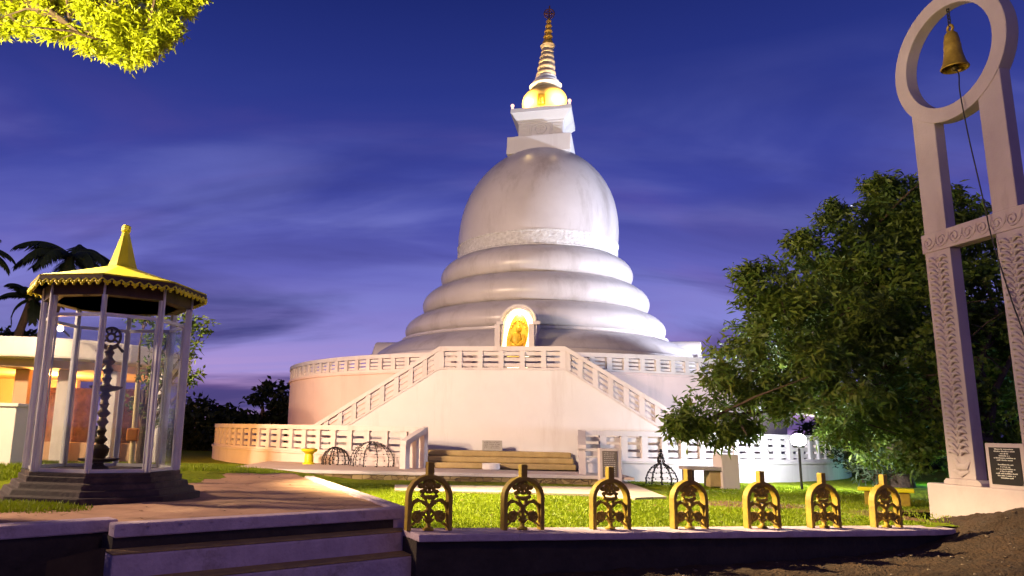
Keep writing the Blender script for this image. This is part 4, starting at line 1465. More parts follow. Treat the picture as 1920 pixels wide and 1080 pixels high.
# yellow bench near the trunk
a = PZ(1625, 945, 0.47); b = PZ(1716, 950, 0.47)
q = PZ(1695, 948, 0.47)
yb = thing('garden_bench', (q.x, q.y, 0.47), 'yellow plank bench on a stub leg under the tree', 'bench')
p0 = PY(1608, 914, q.y + 0.35); p1 = PY(1714, 922, q.y - 0.05)
dv_ = (p1 - p0); ang = math.atan2(dv_.y, dv_.x); c = (p0 + p1) / 2
m = MB(); m.box((c.x, c.y, c.z), (dv_.length, 0.26, 0.06), ang); m.build('plank', M['yellow'], yb, bevel=0.01)
for t in (0.2, 0.83):
    g = p0.lerp(p1, t); m = MB(); m.box((g.x, g.y, (0.42 + g.z - 0.03) / 2), (0.14, 0.2, g.z - 0.03 - 0.42), ang); m.build('leg', M['mustard'], yb, bevel=0.01)

# ------------------------------------------------------------------ glass lamp pavilion
PC = Vector((-3.48, 8.35, 0))
NS = 8; SA = 45
PB = 0.985
pav = thing('lamp_pavilion', (PC.x, PC.y, TZ), 'small hexagonal glass pavilion with a yellow peaked roof on a dark plinth', 'pavilion')
PH0 = 12.0


def hexpt(r, k, z, off=0):
    a = R_(PH0 + SA * k + off)
    return Vector((PC.x + r * math.cos(a), PC.y + r * math.sin(a), z))


def hexring(prof):
    mm = MB(); mm.lathe(prof, NS, (PC.x, PC.y, 0), R_(PH0), R_(PH0 + 360)); return mm


hexring([(1.04, TZ - 0.05), (1.04, TZ + 0.05), (0.985, TZ + 0.055), (0.965, TZ + 0.11), (0.91, TZ + 0.115), (0.895, TZ + 0.17), (0.835, TZ + 0.175), (0.835, PB), (0.3, PB)]).build('plinth', M['plinth'], pav, bevel=0.008)
hexring([(0.70, PB), (0.81, PB), (0.81, PB + 0.035), (0.70, PB + 0.035)]).build('floor_frame', M['plinth'], pav)
m = hexring([(0.05, PB + 0.004), (0.74, PB + 0.004)]); m.build('floor', M['concrete'], pav)
ZE = 2.98
for k in range(NS):
    q = hexpt(0.755, k, 0)
    m = MB(); m.box((q.x, q.y, (PB + 0.035 + ZE) / 2), (0.05, 0.045, ZE - PB - 0.035), R_(PH0 + SA * k + 90)); m.box((q.x + 0.02 * math.cos(R_(PH0 + SA * k)), q.y + 0.02 * math.sin(R_(PH0 + SA * k)), (PB + 0.04 + ZE) / 2), (0.022, 0.062, ZE - PB - 0.04), R_(PH0 + SA * k + 90)); m.build('post', M['alu'], pav, bevel=0.006)
for k in range(NS):
    a = hexpt(0.73, k, PB + 0.04); b = hexpt(0.73, k + 1, PB + 0.04)
    d_ = (b - a).normalized(); a = a + d_ * 0.022; b = b - d_ * 0.022; nn = Vector((d_.y, -d_.x, 0))
    fm = MB()
    Lp = (b - a).length; mid = (a + b) / 2; an = math.atan2(d_.y, d_.x)
    for z in (PB + 0.055, 2.62):
        fm.box((mid.x, mid.y, z), (Lp, 0.03, 0.035), an)
    for sx in (-1, 1):
        q = mid + d_ * sx * (Lp / 2 - 0.005)
        fm.box((q.x, q.y, (PB + 0.055 + 2.62) / 2), (0.012, 0.02, 2.62 - PB - 0.055), an)
    fr = fm.build('pane_frame', M['alu'], pav)
    g = MB(); g.sheet([a, b, b + Vector((0, 0, 1.56)), a + Vector((0, 0, 1.56))], [p + nn * 0.006 for p in (a, b, b + Vector((0, 0, 1.56)), a + Vector((0, 0, 1.56)))])
    g.build('pane', M['glass'], fr)
hexring([(0.66, ZE - 0.16), (0.79, ZE - 0.16), (0.79, ZE), (0.66, ZE), (0.66, ZE - 0.16)]).build('ring_beam', M['darkwood'], pav)
# roof: slightly concave hexagonal slope and steep cone
m = hexring([(0.94, ZE + 0.015), (0.95, ZE + 0.03), (0.76, ZE + 0.085), (0.50, ZE + 0.165), (0.20, ZE + 0.262), (0.17, ZE + 0.275)])
roof = m.build('roof', M['yellow'], pav)
m = MB(); m.lathe([(0.17, ZE + 0.27), (0.145, ZE + 0.34), (0.075, ZE + 0.58), (0.040, ZE + 0.70)], 8, (PC.x, PC.y, 0)); m.build('roof_cone', M['yellow'], roof)
m = MB(); m.lathe([(0.045, ZE + 0.70), (0.055, ZE + 0.715), (0.055, ZE + 0.765), (0.03, ZE + 0.785)], 8, (PC.x, PC.y, 0)); m.build('finial', M['yellow'], roof)
m = hexring([(0.1, ZE + 0.005), (0.92, ZE + 0.005)]); m.build('ceiling', M['darkwood'], pav)
for k in range(NS):
    a = hexpt(0.95, k, 0); b = hexpt(0.95, k + 1, 0)
    d_ = (b - a).normalized(); mid = (a + b) / 2; an = math.atan2(d_.y, d_.x); nn = Vector((d_.y, -d_.x, 0))
    m = MB(); m.box((mid.x - nn.x * 0.01, mid.y - nn.y * 0.01, ZE - 0.02), ((b - a).length, 0.02, 0.07), an)
    fb = m.build('fascia', M['darkwood'], pav)
    m = MB()
    for i in range(8):
        c = a.lerp(b, (i + 0.5) / 8) + nn * 0.004
        for dx, dz in ((-0.021, 0), (0.021, 0), (0, -0.022)):
            m.ball((c.x + d_.x * dx, c.y + d_.y * dx, ZE - 0.052 + dz), 0.017, 8, 6, (1, 1, 1))
        m.tube([a.lerp(b, i / 8) + nn * 0.004 + Vector((0, 0, ZE - 0.02)), c + Vector((0, 0, ZE - 0.05)), a.lerp(b, (i + 1) / 8) + nn * 0.004 + Vector((0, 0, ZE - 0.02))], 0.007, n=5)
    m.build('fretwork', M['yellow'], fb, smooth=60)
# brass oil lamp inside
lp = thing('oil_lamp', (PC.x, PC.y, PB), 'tall tiered brass oil lamp standing inside the glass pavilion', 'oil lamp')
LB = PB + 0.006
m = MB(); m.lathe([(0.14, 0), (0.15, 0.02), (0.11, 0.05), (0.06, 0.075), (0.05, 0.10), (0.20, 0.125), (0.22, 0.145), (0.20, 0.15), (0.06, 0.14)], 32, (PC.x - 0.05, PC.y, LB)); m.build('base_dish', M['brass'], lp, smooth=50)
pr = [(0.05, 0.14), (0.09, 0.19), (0.10, 0.25), (0.06, 0.29)]
z = 0.30
k = 0
while z < 1.30:
    r = 0.075 if k % 3 == 0 else (0.055 if k % 3 == 1 else 0.065)
    pr += [(0.034, z), (r * 0.8, z + 0.03), (r, z + 0.05), (r * 0.7, z + 0.072), (0.036, z + 0.09)]
    z += 0.095
    k += 1
pr += [(0.03, z), (0.02, z + 0.04)]
m = MB(); m.lathe(pr, 24, (PC.x - 0.05, PC.y, LB)); m.build('stem', M['brass'], lp, smooth=50)
m = MB(); m.lathe([(0.03, 0.86), (0.12, 0.885), (0.17, 0.91), (0.175, 0.925), (0.15, 0.915), (0.05, 0.90)], 32, (PC.x - 0.05, PC.y, LB)); m.build('oil_dish', M['brass'], lp, smooth=50)
m = MB(); ct_ = Vector((PC.x - 0.05, PC.y, LB + 1.47))
for k in range(7):
    a0_ = R_(-30 + 40 * k)
    m.tube([ct_ + Vector((0.10 * math.cos(a0_) * 0.4, 0, 0.10 * math.sin(a0_) * 0.4)), ct_ + Vector((0.115 * math.cos(a0_), 0, 0.115 * math.sin(a0_)))], 0.012, n=6)
m.tube([ct_ + Vector((0.108 * math.cos(R_(12 * k)), 0, 0.108 * math.sin(R_(12 * k)))) for k in range(31)], 0.016, n=6)
m.tube([ct_ + Vector((0.045 * math.cos(R_(12 * k)), 0, 0.045 * math.sin(R_(12 * k)))) for k in range(31)], 0.016, n=6)
for sx in (-1, 1):
    m.tube([ct_ + Vector((0, 0, -0.14)), ct_ + Vector((sx * 0.09, 0, -0.10)), ct_ + Vector((sx * 0.15, 0, -0.16))], 0.018, n=6)
m.build('crest', M['brass'], lp, smooth=60)
# collection box on its stake behind the pavilion
a = PY(246, 872, 10.2); b = PY(259, 718, 10.2)
cb = thing('collection_box', (a.x, a.y, a.z), 'small orange box fixed to a slanting pale yellow post behind the pavilion', 'collection box')
m = MB(); m.tube([a, b], 0.035, n=8); m.build('post', mat('cream_yellow_paint', (0.75, 0.60, 0.30), None, 4, 0.6), cb, smooth=60)
q = PY(249, 815, 10.12)
m = MB(); m.box(q, (0.15, 0.10, 0.17), 0.2); m.build('box', M['orange'], cb, bevel=0.02)

# ------------------------------------------------------------------ building at the far left
BY = 16.5
bl = thing('shrine_hall', PY(140, 850, BY), 'low open hall with a white rounded canopy roof and glowing orange underside', 'building')
z_soff = PY(200, 684, BY).z; z_top = PY(200, 647, BY).z
xr = PY(306, 672, BY).x
def stadium(xl, xr, y0, y1, n=14):
    r = (y1 - y0) / 2
    P = [(xl, y1), (xl, y0)]
    for i in range(n + 1):
        a = -math.pi / 2 + math.pi * i / n
        P.append((xr - r * 0.8 + r * 0.8 * math.cos(a), (y0 + y1) / 2 + r * math.sin(a)))
    return P
m = MB(); m.prism(stadium(-17, xr, BY - 1.6, BY + 4.5), z_soff, z_top - 0.02); m.build('canopy_roof', M['bldgwhite'], bl, bevel=0.05)
m = MB(); m.prism(stadium(-17, xr - 0.6, BY - 1.1, BY + 4.0), z_soff - 0.16, z_soff - 0.002); m.build('soffit', M['bldgpeach'], bl)
gz = 0.70
for px in (40, 120, 205, 290):
    q = PY(px, 760, BY - 0.2)
    m = MB(); m.box((q.x, q.y, (gz + z_soff - 0.16) / 2), (0.30, 0.30, z_soff - 0.16 - gz), 0.1); m.build('column', M['bldgwhite'] if px > 60 else M['bldgpeach'], bl, bevel=0.02)  # leftmost column in peach: orange lamplight put into its colour
a = PY(-60, 760, BY + 0.25); b = PY(296, 760, BY + 0.25)
m = MB(); m.box(((a.x + b.x) / 2, a.y, (gz + 0.92 + gz) / 2 - 0.28), (b.x - a.x, 0.16, 0.45), 0); m.build('low_wall', M['bldgpeach'], bl, bevel=0.01)
for pa_, pb_ in ((58, 70), (86, 116), (138, 184), (214, 278)):
    a = PY(pa_, 700, BY + 0.5); b = PY(pb_, 700, BY + 0.5)
    m = MB(); m.box(((a.x + b.x) / 2, a.y, (1.10 + z_soff - 0.5) / 2), (b.x - a.x, 0.1, z_soff - 0.5 - 1.10)); m.build('wall_panel', M['clad'], bl)
a = PY(-60, 700, BY + 3.4); b = PY(150, 700, BY + 3.4)
m = MB(); m.box(((a.x + b.x) / 2, BY + 3.4, (gz + z_soff) / 2), (b.x - a.x, 0.2, z_soff - gz)); m.build('back_wall', M['bldgpeach'], bl)
lamp('canopy_light', 'POINT', (PY(45, 700, BY).x, BY + 1.2, z_soff - 0.5), 1300, (1.0, 0.45, 0.10), 0.1)
q = PY(108, 640, 14.5)
lamp('canopy_spot_light', 'POINT', (q.x, 14.3, z_top + 0.1), 60, (1.0, 0.65, 0.35), 0.08)
cl = thing('bulb_lamp', (q.x, 14.5, z_top + 0.1), 'small bright bulb lamp at the edge of the canopy roof behind the pavilion', 'lamp')
m = MB(); m.ball((q.x, 14.55, z_top + 0.1), 0.06, 10, 8); m.build('bulb', emat('bulb_glow', (1.0, 0.8, 0.6), 20), cl, smooth=60)
m = MB(); m.tube([(q.x, 14.62, z_top + 0.1), (q.x, 14.95, z_top + 0.0)], 0.02, n=6); m.build('arm', M['wire'], cl)
# white pier at the left edge
a = PY(-40, 845, 13.5); b = PY(27, 845, 13.5); tz = PY(0, 762, 13.5).z
pier = thing('gate_pier', (b.x - 0.4, 13.6, 0.7), 'squat white rendered pier with a capped top in front of the hall', 'pier')
m = MB(); m.box(((a.x + b.x) / 2, 13.7, (0.6 + tz) / 2), (b.x - a.x, 0.6, tz - 0.6)); m.build('pier_body', M['bldgwhite'], pier, bevel=0.01)
m = MB(); m.box(((a.x + b.x) / 2, 13.7, tz + 0.03), (b.x - a.x + 0.1, 0.7, 0.06)); m.build('cap', M['bldgwhite'], pier, bevel=0.01)


# ------------------------------------------------------------------ foliage
def leaf_mesh(name, mats, parent, lobes, per, ll, lw, seed, shell=0.45, droop=0.3, nclu=None, flat=1.0):
    """lobes: (x,y,z,rx,ry,rz,count): leaf whorls spread through each lobe's volume, thicker towards its skin"""
    rg = np.random.default_rng(seed)
    C_ = []
    for (x, y, z, rx, ry, rz, cnt) in lobes:
        d = rg.normal(size=(cnt, 3)); d /= np.linalg.norm(d, axis=1)[:, None]
        r = rg.uniform(0, 1, cnt) ** shell
        r *= 1 + 0.14 * np.sin(d[:, 0] * 5 + x) * np.sin(d[:, 2] * 6 + y) + rg.normal(0, 0.05, cnt)
        C_.append(np.array([x, y, z]) + d * r[:, None] * np.array([rx, ry, rz]))
    C_ = np.concatenate(C_)
    n = len(C_)
    idx = np.repeat(np.arange(n), per)
    m_ = len(idx)
    d = rg.normal(size=(m_, 3)); d[:, 2] = d[:, 2] * 0.7 - droop
    d /= np.linalg.norm(d, axis=1)[:, None]
    base = C_[idx] + rg.normal(0, ll * 0.35, (m_, 3))
    le = ll * rg.uniform(0.6, 1.25, m_)[:, None]
    up = rg.normal(size=(m_, 3)); up[:, 2] += 1.2
    sd = np.cross(d, up); sd /= np.linalg.norm(sd, axis=1)[:, None] + 1e-9
    nr = np.cross(sd, d)
    wv = lw * rg.uniform(0.7, 1.2, m_)[:, None]
    V = np.zeros((m_, 4, 3))
    V[:, 0] = base
    V[:, 1] = base + d * le * 0.45 + sd * wv + nr * le * 0.06
    V[:, 2] = base + d * le - nr * le * 0.10
    V[:, 3] = base + d * le * 0.45 - sd * wv + nr * le * 0.06
    off = np.array(ROOT[parent]) if parent is not None else np.zeros(3)
    V -= off
    me = bpy.data.meshes.new(name)
    me.vertices.add(m_ * 4); me.vertices.foreach_set('co', V.reshape(-1))
    me.loops.add(m_ * 4); me.loops.foreach_set('vertex_index', np.arange(m_ * 4, dtype=np.int32))
    me.polygons.add(m_); me.polygons.foreach_set('loop_start', np.arange(0, m_ * 4, 4, dtype=np.int32))
    mats = mats if isinstance(mats, (list, tuple)) else [mats]
    for q in mats: me.materials.append(q)
    if len(mats) > 1:
        ci = rg.integers(0, len(mats), n).astype(np.int32)
        me.polygons.foreach_set('material_index', ci[idx])
    me.update(); me.validate()
    o = bpy.data.objects.new(name, me)
    COL.objects.link(o)
    ROOT[o] = Vector(off)
    o.parent = parent
    return o


def limbs(base, tops, r0, seed, bend=0.3, mid=None):
    """trunk to a fork, then curved limbs to the given tips"""
    rg = random.Random(seed)
    m = MB()
    base = Vector(base)
    for i, t in enumerate(tops):
        t = Vector(t)
        fork = Vector(mid) if mid is not None else base.lerp(t, 0.3)
        if i == 0:
            m.tube([base - Vector((0, 0, 0.2)), base + Vector((0.02, 0, 0.1)), base.lerp(fork, 0.5) + Vector((rg.uniform(-.06, .06), rg.uniform(-.06, .06), 0)), fork], [r0 * 1.35, r0 * 1.1, r0 * 0.95, r0 * 0.8], n=10)
        a = fork.lerp(t, 0.35) + Vector((rg.uniform(-bend, bend), rg.uniform(-bend, bend), rg.uniform(0, bend)))
        b = fork.lerp(t, 0.7) + Vector((rg.uniform(-bend, bend), rg.uniform(-bend, bend), rg.uniform(0, bend)))
        m.tube([fork, a, b, t], [r0 * 0.55, r0 * 0.38, r0 * 0.22, r0 * 0.06], n=7)
        for _ in range(5):
            s0 = a.lerp(b, rg.random()) if rg.random() < 0.5 else b.lerp(t, rg.random())
            e = s0 + Vector((rg.uniform(-1, 1), rg.uniform(-1, 1), rg.uniform(-0.4, 0.9))) * (t - fork).length * 0.25
            m.tube([s0, s0.lerp(e, 0.5) + Vector((0, 0, 0.05)), e], [r0 * 0.14, r0 * 0.09, r0 * 0.03], n=5)
    return m


def px_lobes(L_, dens, yscale=1.0, squash=0.85):
    out = []
    for x, y, Y, r in L_:
        c = PY(x, y, Y)
        rr_ = r / CAM_F * (Y * 1.05)
        out.append((c.x, c.y, c.z, rr_ * 1.05, rr_ * yscale, rr_ * squash, max(6, int(dens * rr_ ** 2))))
    return out


def ragged(L_, k, size, squash, seed, keep=0.4):
    """break every lobe into flattened layered clumps, keeping some of the loose filling"""
    rg = random.Random(seed)
    out = []
    for x, y, z, rx, ry, rz, c in L_:
        out.append((x, y, z, rx, ry, rz, max(4, int(c * keep))))
        for _ in range(k):
            d = Vector((rg.gauss(0, 1), rg.gauss(0, 1), rg.gauss(0, 1))).normalized() * rg.uniform(0.5, 1.0)
            f = size * rg.uniform(0.7, 1.25)
            out.append((x + d.x * rx, y + d.y * ry, z + d.z * rz, rx * f, ry * f, rz * f * squash, max(4, int(c * (1 - keep) / k * rg.uniform(0.7, 1.4)))))
    return out


# big spreading tree right of the stupa
BL = [(1650, 400, 16.8, 70), (1565, 470, 16.2, 72), (1480, 545, 15.6, 70), (1430, 560, 15.4, 44), (1450, 640, 15.2, 78), (1390, 690, 15, 55), (1350, 735, 14.6, 50), (1305, 790, 14.2, 38),
      (1350, 800, 14.2, 36), (1560, 600, 15, 95), (1640, 520, 16, 105), (1740, 450, 17, 105), (1830, 450, 17.5, 90), (1540, 720, 14.5, 85), (1445, 745, 14.6, 52), (1620, 700, 15, 100),
      (1660, 800, 15.6, 80), (1720, 620, 15.8, 110), (1830, 600, 16.5, 120), (1910, 700, 17, 110), (1590, 790, 15.2, 55), (1500, 640, 17.5, 90), (1600, 560, 18, 110),
      (1640, 345, 16.8, 18), (1560, 395, 16.3, 20), (1400, 515, 15.4, 22), (1275, 800, 14.1, 18), (1500, 460, 16, 28), (1700, 380, 17, 60), (1400, 800, 14.5, 26)]
tb_ = PZ(1690, 912, 0.47)
tree = thing('broad_tree', tb_, 'big spreading tree with narrow drooping leaves right of the stupa', 'tree')
lob = px_lobes(BL, 190)
fork = Vector((tb_.x - 0.1, tb_.y - 0.2, 2.0))
limbs(tb_, [Vector(l[:3]) for l in lob[:20]], 0.24, 3, 0.5, fork).build('trunk', M['bark'], tree, smooth=60)
leaf_mesh('crown', [M['leaf'], M['leaf'], M['leaf2']], tree, ragged(lob, 7, 0.42, 0.6, 1, 0.42), 15, 0.21, 0.026, 11, shell=0.42, droop=0.35)
# second tree behind the bell tower, rounder leaves
SL_ = [(1745, 560, 14.6, 60), (1730, 640, 14.4, 65), (1770, 700, 14.2, 70), (1740, 770, 14.2, 60), (1790, 820, 14, 55), (1730, 850, 14.4, 45), (1850, 760, 14.6, 90), (1880, 620, 15.2, 90), (1860, 840, 15, 70), (1915, 540, 15.5, 80), (1920, 850, 15, 70), (1840, 520, 15.5, 60)]
tb2 = Vector((10.6, 14.4, 0.4))
tree2 = thing('leafy_tree', tb2, 'bushy dark tree with rounder leaves just behind the bell tower', 'tree')
lob = px_lobes(SL_, 140)
limbs(tb2, [Vector(l[:3]) for l in lob], 0.16, 5, 0.3, tb2 + Vector((0, 0, 0.9))).build('trunk', M['bark'], tree2, smooth=60)
leaf_mesh('crown', [M['leaf2'], M['leaf']], tree2, lob, 12, 0.12, 0.034, 12, shell=0.45, droop=0.2)


# bare twigs above that tree
def bare_tree(base, tips, seed, label, m, r0=0.07):
    root = thing('bare_tree', base, label, 'tree')
    rg = random.Random(seed)
    b = MB()
    def grow(p, d, ln, r, lev):
        pts = [p]
        q = p
        for i in range(4):
            d = (d + Vector((rg.uniform(-.22, .22), rg.uniform(-.22, .22), rg.uniform(-.1, .16)))).normalized()
            q = q + d * ln / 4
            pts.append(q)
        b.tube(pts, [r * (1 - 0.14 * i) for i in range(5)], n=5)
        if lev > 0:
            for k in range(3 if lev > 1 else 4):
                s_ = pts[rg.randint(2, 4)]
                nd = (d + Vector((rg.uniform(-.8, .8), rg.uniform(-.6, .6), rg.uniform(-.2, .6)))).normalized()
                grow(s_, nd, ln * rg.uniform(.28, .45), r * 0.5, lev - 1)
    for t in tips:
        t = Vector(t); b0 = Vector(base)
        d = (t - b0)
        grow(b0, d.normalized(), d.length * 0.62, r0, 3)
    b.build('branches', m, root, smooth=60)
    return root


bare_tree((12.8, 17.8, 0.4), [PY(1815, 430, 17), PY(1845, 410, 18), PY(1905, 400, 17.5)], 4, 'leafless twiggy tree rising above the crown behind the bell tower', M['bark'], 0.05)

# small strap-leaved shrub and low dark shrubs by the ring wall
def shrub(px, py, zg, rad, label, m, seed, ll, lw, cnt=60, name='shrub'):
    q = PZ(px, py, zg)
    root = thing(name, q, label, 'shrub')
    b = MB()
    rg = random.Random(seed)
    for k in range(7):
        a = rg.uniform(0, 6.28)
        b.tube([q, q + Vector((math.cos(a) * rad * .3, math.sin(a) * rad * .3, rad * .6)), q + Vector((math.cos(a) * rad * .6, math.sin(a) * rad * .6, rad * 1.2))], [0.02, 0.014, 0.006], n=5)
    b.build('stems', M['bark'], root)
    leaf_mesh('foliage', m, root, [(q.x, q.y, q.z + rad * 0.95, rad, rad, rad * 0.9, cnt)], 12, ll, lw, seed, shell=0.6, droop=-0.15)
    return root


shrub(1645, 912, 0.46, 0.50, 'pale strap-leaved shrub beside the tree trunk', [leafmat('pale_grey_green_leaf', (0.16, 0.22, 0.12), (0.09, 0.13, 0.07))], 21, 0.26, 0.018, 34)
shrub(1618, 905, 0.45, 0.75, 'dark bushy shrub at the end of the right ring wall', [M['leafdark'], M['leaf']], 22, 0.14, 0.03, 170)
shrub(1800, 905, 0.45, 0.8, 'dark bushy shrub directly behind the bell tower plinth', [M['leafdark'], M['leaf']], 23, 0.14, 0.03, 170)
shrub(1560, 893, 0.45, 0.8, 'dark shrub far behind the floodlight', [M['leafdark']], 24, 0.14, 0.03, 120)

# bushy tree behind the pavilion
BT = [(365, 610, 11.8, 28), (385, 615, 11.9, 18), (350, 650, 11.6, 30), (335, 600, 11.8, 26), (300, 640, 11.7, 42), (270, 600, 12, 32), (290, 700, 11.7, 36), (350, 715, 11.6, 16), (368, 700, 11.6, 12), (262, 760, 11.8, 34), (300, 780, 11.8, 30)]
tb3 = Vector((-4.35, 11.8, 0.68))
t3 = thing('garden_tree', tb3, 'small leafy tree growing just behind the glass pavilion', 'tree')
lob = px_lobes(BT, 190)
limbs(tb3, [Vector(l[:3]) for l in lob], 0.07, 9, 0.15, tb3 + Vector((0, 0, 0.8))).build('trunk', M['bark'], t3, smooth=60)
leaf_mesh('crown', [M['leaf2'], M['leaf']], t3, lob, 9, 0.11, 0.022, 31, shell=0.7, droop=0.1)

# dark tree line far left
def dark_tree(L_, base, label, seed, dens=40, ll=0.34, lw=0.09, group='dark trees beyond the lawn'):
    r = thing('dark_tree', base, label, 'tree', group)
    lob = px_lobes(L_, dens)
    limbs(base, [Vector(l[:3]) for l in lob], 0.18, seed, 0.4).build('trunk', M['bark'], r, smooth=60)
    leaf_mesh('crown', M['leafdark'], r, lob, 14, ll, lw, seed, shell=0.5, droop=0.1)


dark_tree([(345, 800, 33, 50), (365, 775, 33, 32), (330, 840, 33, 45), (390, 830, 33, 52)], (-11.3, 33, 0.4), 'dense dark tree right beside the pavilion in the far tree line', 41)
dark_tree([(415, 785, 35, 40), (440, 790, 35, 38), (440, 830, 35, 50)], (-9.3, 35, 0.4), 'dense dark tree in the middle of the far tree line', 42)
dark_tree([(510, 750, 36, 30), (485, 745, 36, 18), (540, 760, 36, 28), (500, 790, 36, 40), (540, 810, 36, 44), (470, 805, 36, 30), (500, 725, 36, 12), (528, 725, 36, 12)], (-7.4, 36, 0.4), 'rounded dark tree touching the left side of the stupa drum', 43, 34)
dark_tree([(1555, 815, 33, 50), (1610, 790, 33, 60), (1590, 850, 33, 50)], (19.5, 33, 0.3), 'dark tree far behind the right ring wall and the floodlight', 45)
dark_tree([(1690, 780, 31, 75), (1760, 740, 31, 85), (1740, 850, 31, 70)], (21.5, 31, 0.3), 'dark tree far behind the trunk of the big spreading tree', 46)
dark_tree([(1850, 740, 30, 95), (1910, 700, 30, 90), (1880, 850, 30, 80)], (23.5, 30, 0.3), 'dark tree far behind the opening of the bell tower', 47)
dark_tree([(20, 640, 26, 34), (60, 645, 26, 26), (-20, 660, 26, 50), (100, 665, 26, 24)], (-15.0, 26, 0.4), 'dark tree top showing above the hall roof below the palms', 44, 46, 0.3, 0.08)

# coconut palms
def palm(px, py, Y, label, seed, nf=13, fl_len=2.6):
    top = PY(px, py, Y)
    base = Vector((top.x - 0.8, Y, 0.4))
    root = thing('palm_tree', base, label, 'palm tree', 'palm trees behind the hall')
    rg = random.Random(seed)
    m = MB(); m.tube([base, base.lerp(top, .5) + Vector((-.25, 0, 0)), top], [0.22, 0.16, 0.12], n=10); m.build('trunk', M['bark'], root, smooth=60)
    for k in range(nf):
        a = 2 * math.pi * k / nf + rg.uniform(-.2, .2)
        el_ = rg.uniform(-0.35, 1.15)
        f = MB()
        dirh = Vector((math.cos(a), math.sin(a), 0))
        pts = []
        p = top.copy(); e = el_
        for i in range(15):
            pts.append(p.copy())
            p = p + (dirh * math.cos(e) + Vector((0, 0, math.sin(e)))) * fl_len / 14
            e -= 0.09 + 0.05 * (1.2 - el_) * 0.4
        f.tube(pts, [0.03 * (1 - i / 18) for i in range(15)], n=4)
        side = Vector((-dirh.y, dirh.x, 0))
        for i in range(1, 15):
            for j in (0, 0.33, 0.66):
                q = pts[i].lerp(pts[min(i + 1, 14)], j)
                t = (pts[min(i + 1, 14)] - pts[i - 1]).normalized()
                ln = fl_len * 0.26 * math.sin(math.pi * min(0.96, (i + j + 2) / 18)) + 0.1
                for s_ in (-1, 1):
                    d = (side * s_ * 0.8 + t * 0.55 + Vector((0, 0, -0.55 + rg.uniform(-.2, .1)))).normalized()
                    w_ = t * 0.035
                    f.add([q - w_, q + w_, q + d * ln * .6 + w_ * .8, q + d * ln, q + d * ln * .6 - w_ * .8], [(0, 1, 2, 3, 4)])
        f.build('frond', M['palm'], root)


palm(135, 482, 24, 'dark palm whose fronds show above the pavilion roof', 51, 15, 1.9)
palm(-45, 470, 22, 'dark palm cut by the left edge of the view', 52, 13, 1.2)
palm(60, 560, 25, 'shorter dark palm with fronds hanging beside the pavilion post', 53, 13, 1.1)

# overhanging lit branch at the upper left
ob = Vector((-5.4, 6.6, 0.7))
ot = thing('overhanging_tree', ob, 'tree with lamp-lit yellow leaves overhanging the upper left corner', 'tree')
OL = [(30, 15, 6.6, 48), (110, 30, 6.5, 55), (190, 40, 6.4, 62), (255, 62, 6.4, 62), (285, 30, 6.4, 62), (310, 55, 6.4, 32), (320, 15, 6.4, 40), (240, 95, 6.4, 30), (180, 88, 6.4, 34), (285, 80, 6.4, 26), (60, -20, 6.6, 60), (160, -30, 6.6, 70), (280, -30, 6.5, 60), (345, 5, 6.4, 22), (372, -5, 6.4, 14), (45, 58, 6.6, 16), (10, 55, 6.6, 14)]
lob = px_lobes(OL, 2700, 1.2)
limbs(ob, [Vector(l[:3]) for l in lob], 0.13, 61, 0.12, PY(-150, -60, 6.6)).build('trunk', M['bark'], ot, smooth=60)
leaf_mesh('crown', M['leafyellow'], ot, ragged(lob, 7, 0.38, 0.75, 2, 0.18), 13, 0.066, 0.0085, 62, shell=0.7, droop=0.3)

# grass
def g_ok(x, y, rg):
    if fence_side(x, y) > -0.18: return False
    if y > 14.4 - 0.0 and -4.2 < x < 4.6: return False
    if x < copR.x + (backR.x - copR.x) * (y - copR.y) / (backR.y - copR.y) + 0.1 and y < 12.4: return False
    if math.hypot(x - RC.x, y - RC.y) < RR + 0.12: return False
    if bare(x, y) > 0.40: return rg.random() < 0.12
    if x > 6.6 and y < 11: return False
    return rg.random() < 1.0


grass('grass', 170000, (-2.0, 9.0), (7.0, 17.5), g_ok, 0.014, 0.036, 3)


def g_ok2(x, y, rg):
    return not in_poly(x, y, terr_poly) and not (x > -4.6 and y < 12) and math.hypot(x - RC.x, y - RC.y) > RR + 0.2 and not (y > 14.3 and x > -4.0)


grass('grass_patch', 60000, (-9.5, -2.5), (8.0, 18.5), g_ok2, 0.03, 0.09, 4)

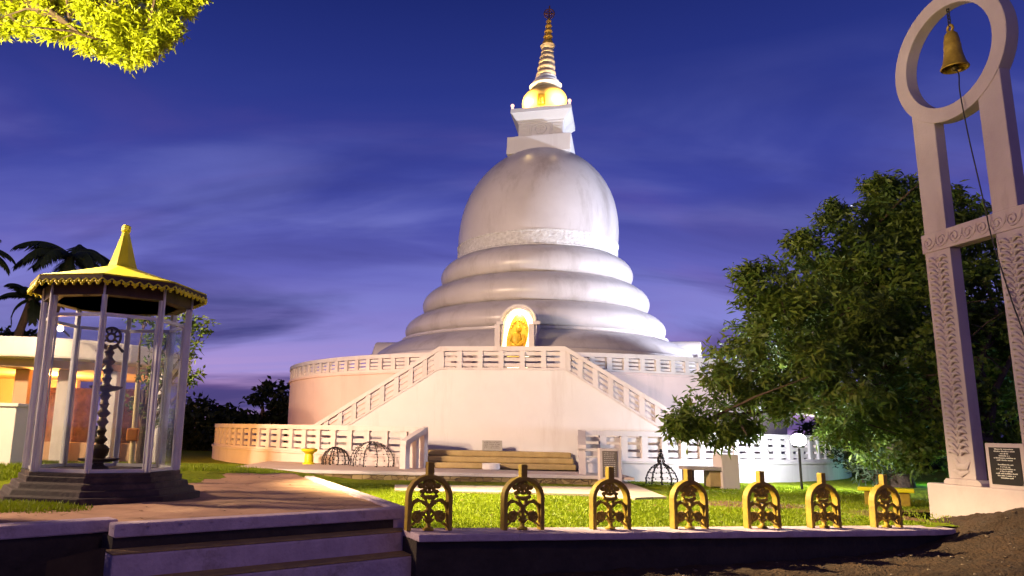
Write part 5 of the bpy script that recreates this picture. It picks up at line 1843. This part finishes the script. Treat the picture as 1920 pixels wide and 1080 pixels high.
# weeds on the terrace at the left of the pavilion plinth
rgw = np.random.default_rng(77)
_lz = lawn_z
def lawn_z(x, y): return terr_z(x, y)
def g_ok3(x, y, rg):
    d = math.hypot((x + 4.05) / 0.85, (y - 7.05) / 0.42)
    return d + rg.uniform(-0.25, 0.25) < 1 and in_poly(x, y, terr_poly)
grass('weeds', 16000, (-5.2, -2.9), (6.3, 7.8), g_ok3, 0.015, 0.05, 5)
lawn_z = _lz

# pebbles and leaf litter on the soil
rg = random.Random(13)
m = MB()
for _ in range(420):
    x = rg.uniform(-1.5, 7.5); y = rg.uniform(4.5, 9.5)
    if fence_side(x, y) < 0.3: continue
    r = rg.uniform(0.006, 0.02)
    m.ball((x, y, soil_z(x, y) + r * 0.3), r, 6, 4, (1.2, 1, 0.6))
o = m.build('pebbles', mat('pebble', (0.30, 0.22, 0.16), (0.12, 0.09, 0.07), 30, 0.8), loc=(0, 0, 0), smooth=60); o['kind'] = 'stuff'
rg2 = np.random.default_rng(31)
vs = []; fs = []
for _ in range(900):
    x = rg2.uniform(-5, 8); y = rg2.uniform(4.5, 15)
    if in_poly(x, y, terr_poly): z = terr_z(x, y) + 0.006
    elif fence_side(x, y) > 0.35: z = soil_z(x, y) + 0.008
    elif fence_side(x, y) < -0.2 and x > -0.3 and y < 14.2: z = lawn_z(x, y) + 0.03
    else: continue
    a = rg2.uniform(0, 6.28); l_ = rg2.uniform(0.018, 0.04); w_ = l_ * 0.4
    ca, sa = math.cos(a), math.sin(a)
    b0 = len(vs)
    for u, v, h in ((-l_, 0, 0), (0, w_, 0.006), (l_, 0, rg2.uniform(0, 0.015)), (0, -w_, 0.004)):
        vs.append((x + u * ca - v * sa, y + u * sa + v * ca, z + h))
    fs.append((b0, b0 + 1, b0 + 2, b0 + 3))
m = MB(); m.add(vs, fs)
o = m.build('fallen_leaves', mat('dry_leaf', (0.22, 0.11, 0.04), (0.09, 0.05, 0.02), 2, 0.8), loc=(0, 0, 0)); o['kind'] = 'stuff'
# evening star
q = CAMP + ray(1597, 388).normalized() * 900
m = MB(); m.ball(q, 1.6, 10, 8); o = m.build('star', emat('star_glow', (0.8, 0.8, 1.0), 3), loc=q, smooth=60)
tag(o, 'single bright evening star low over the tree', 'star')
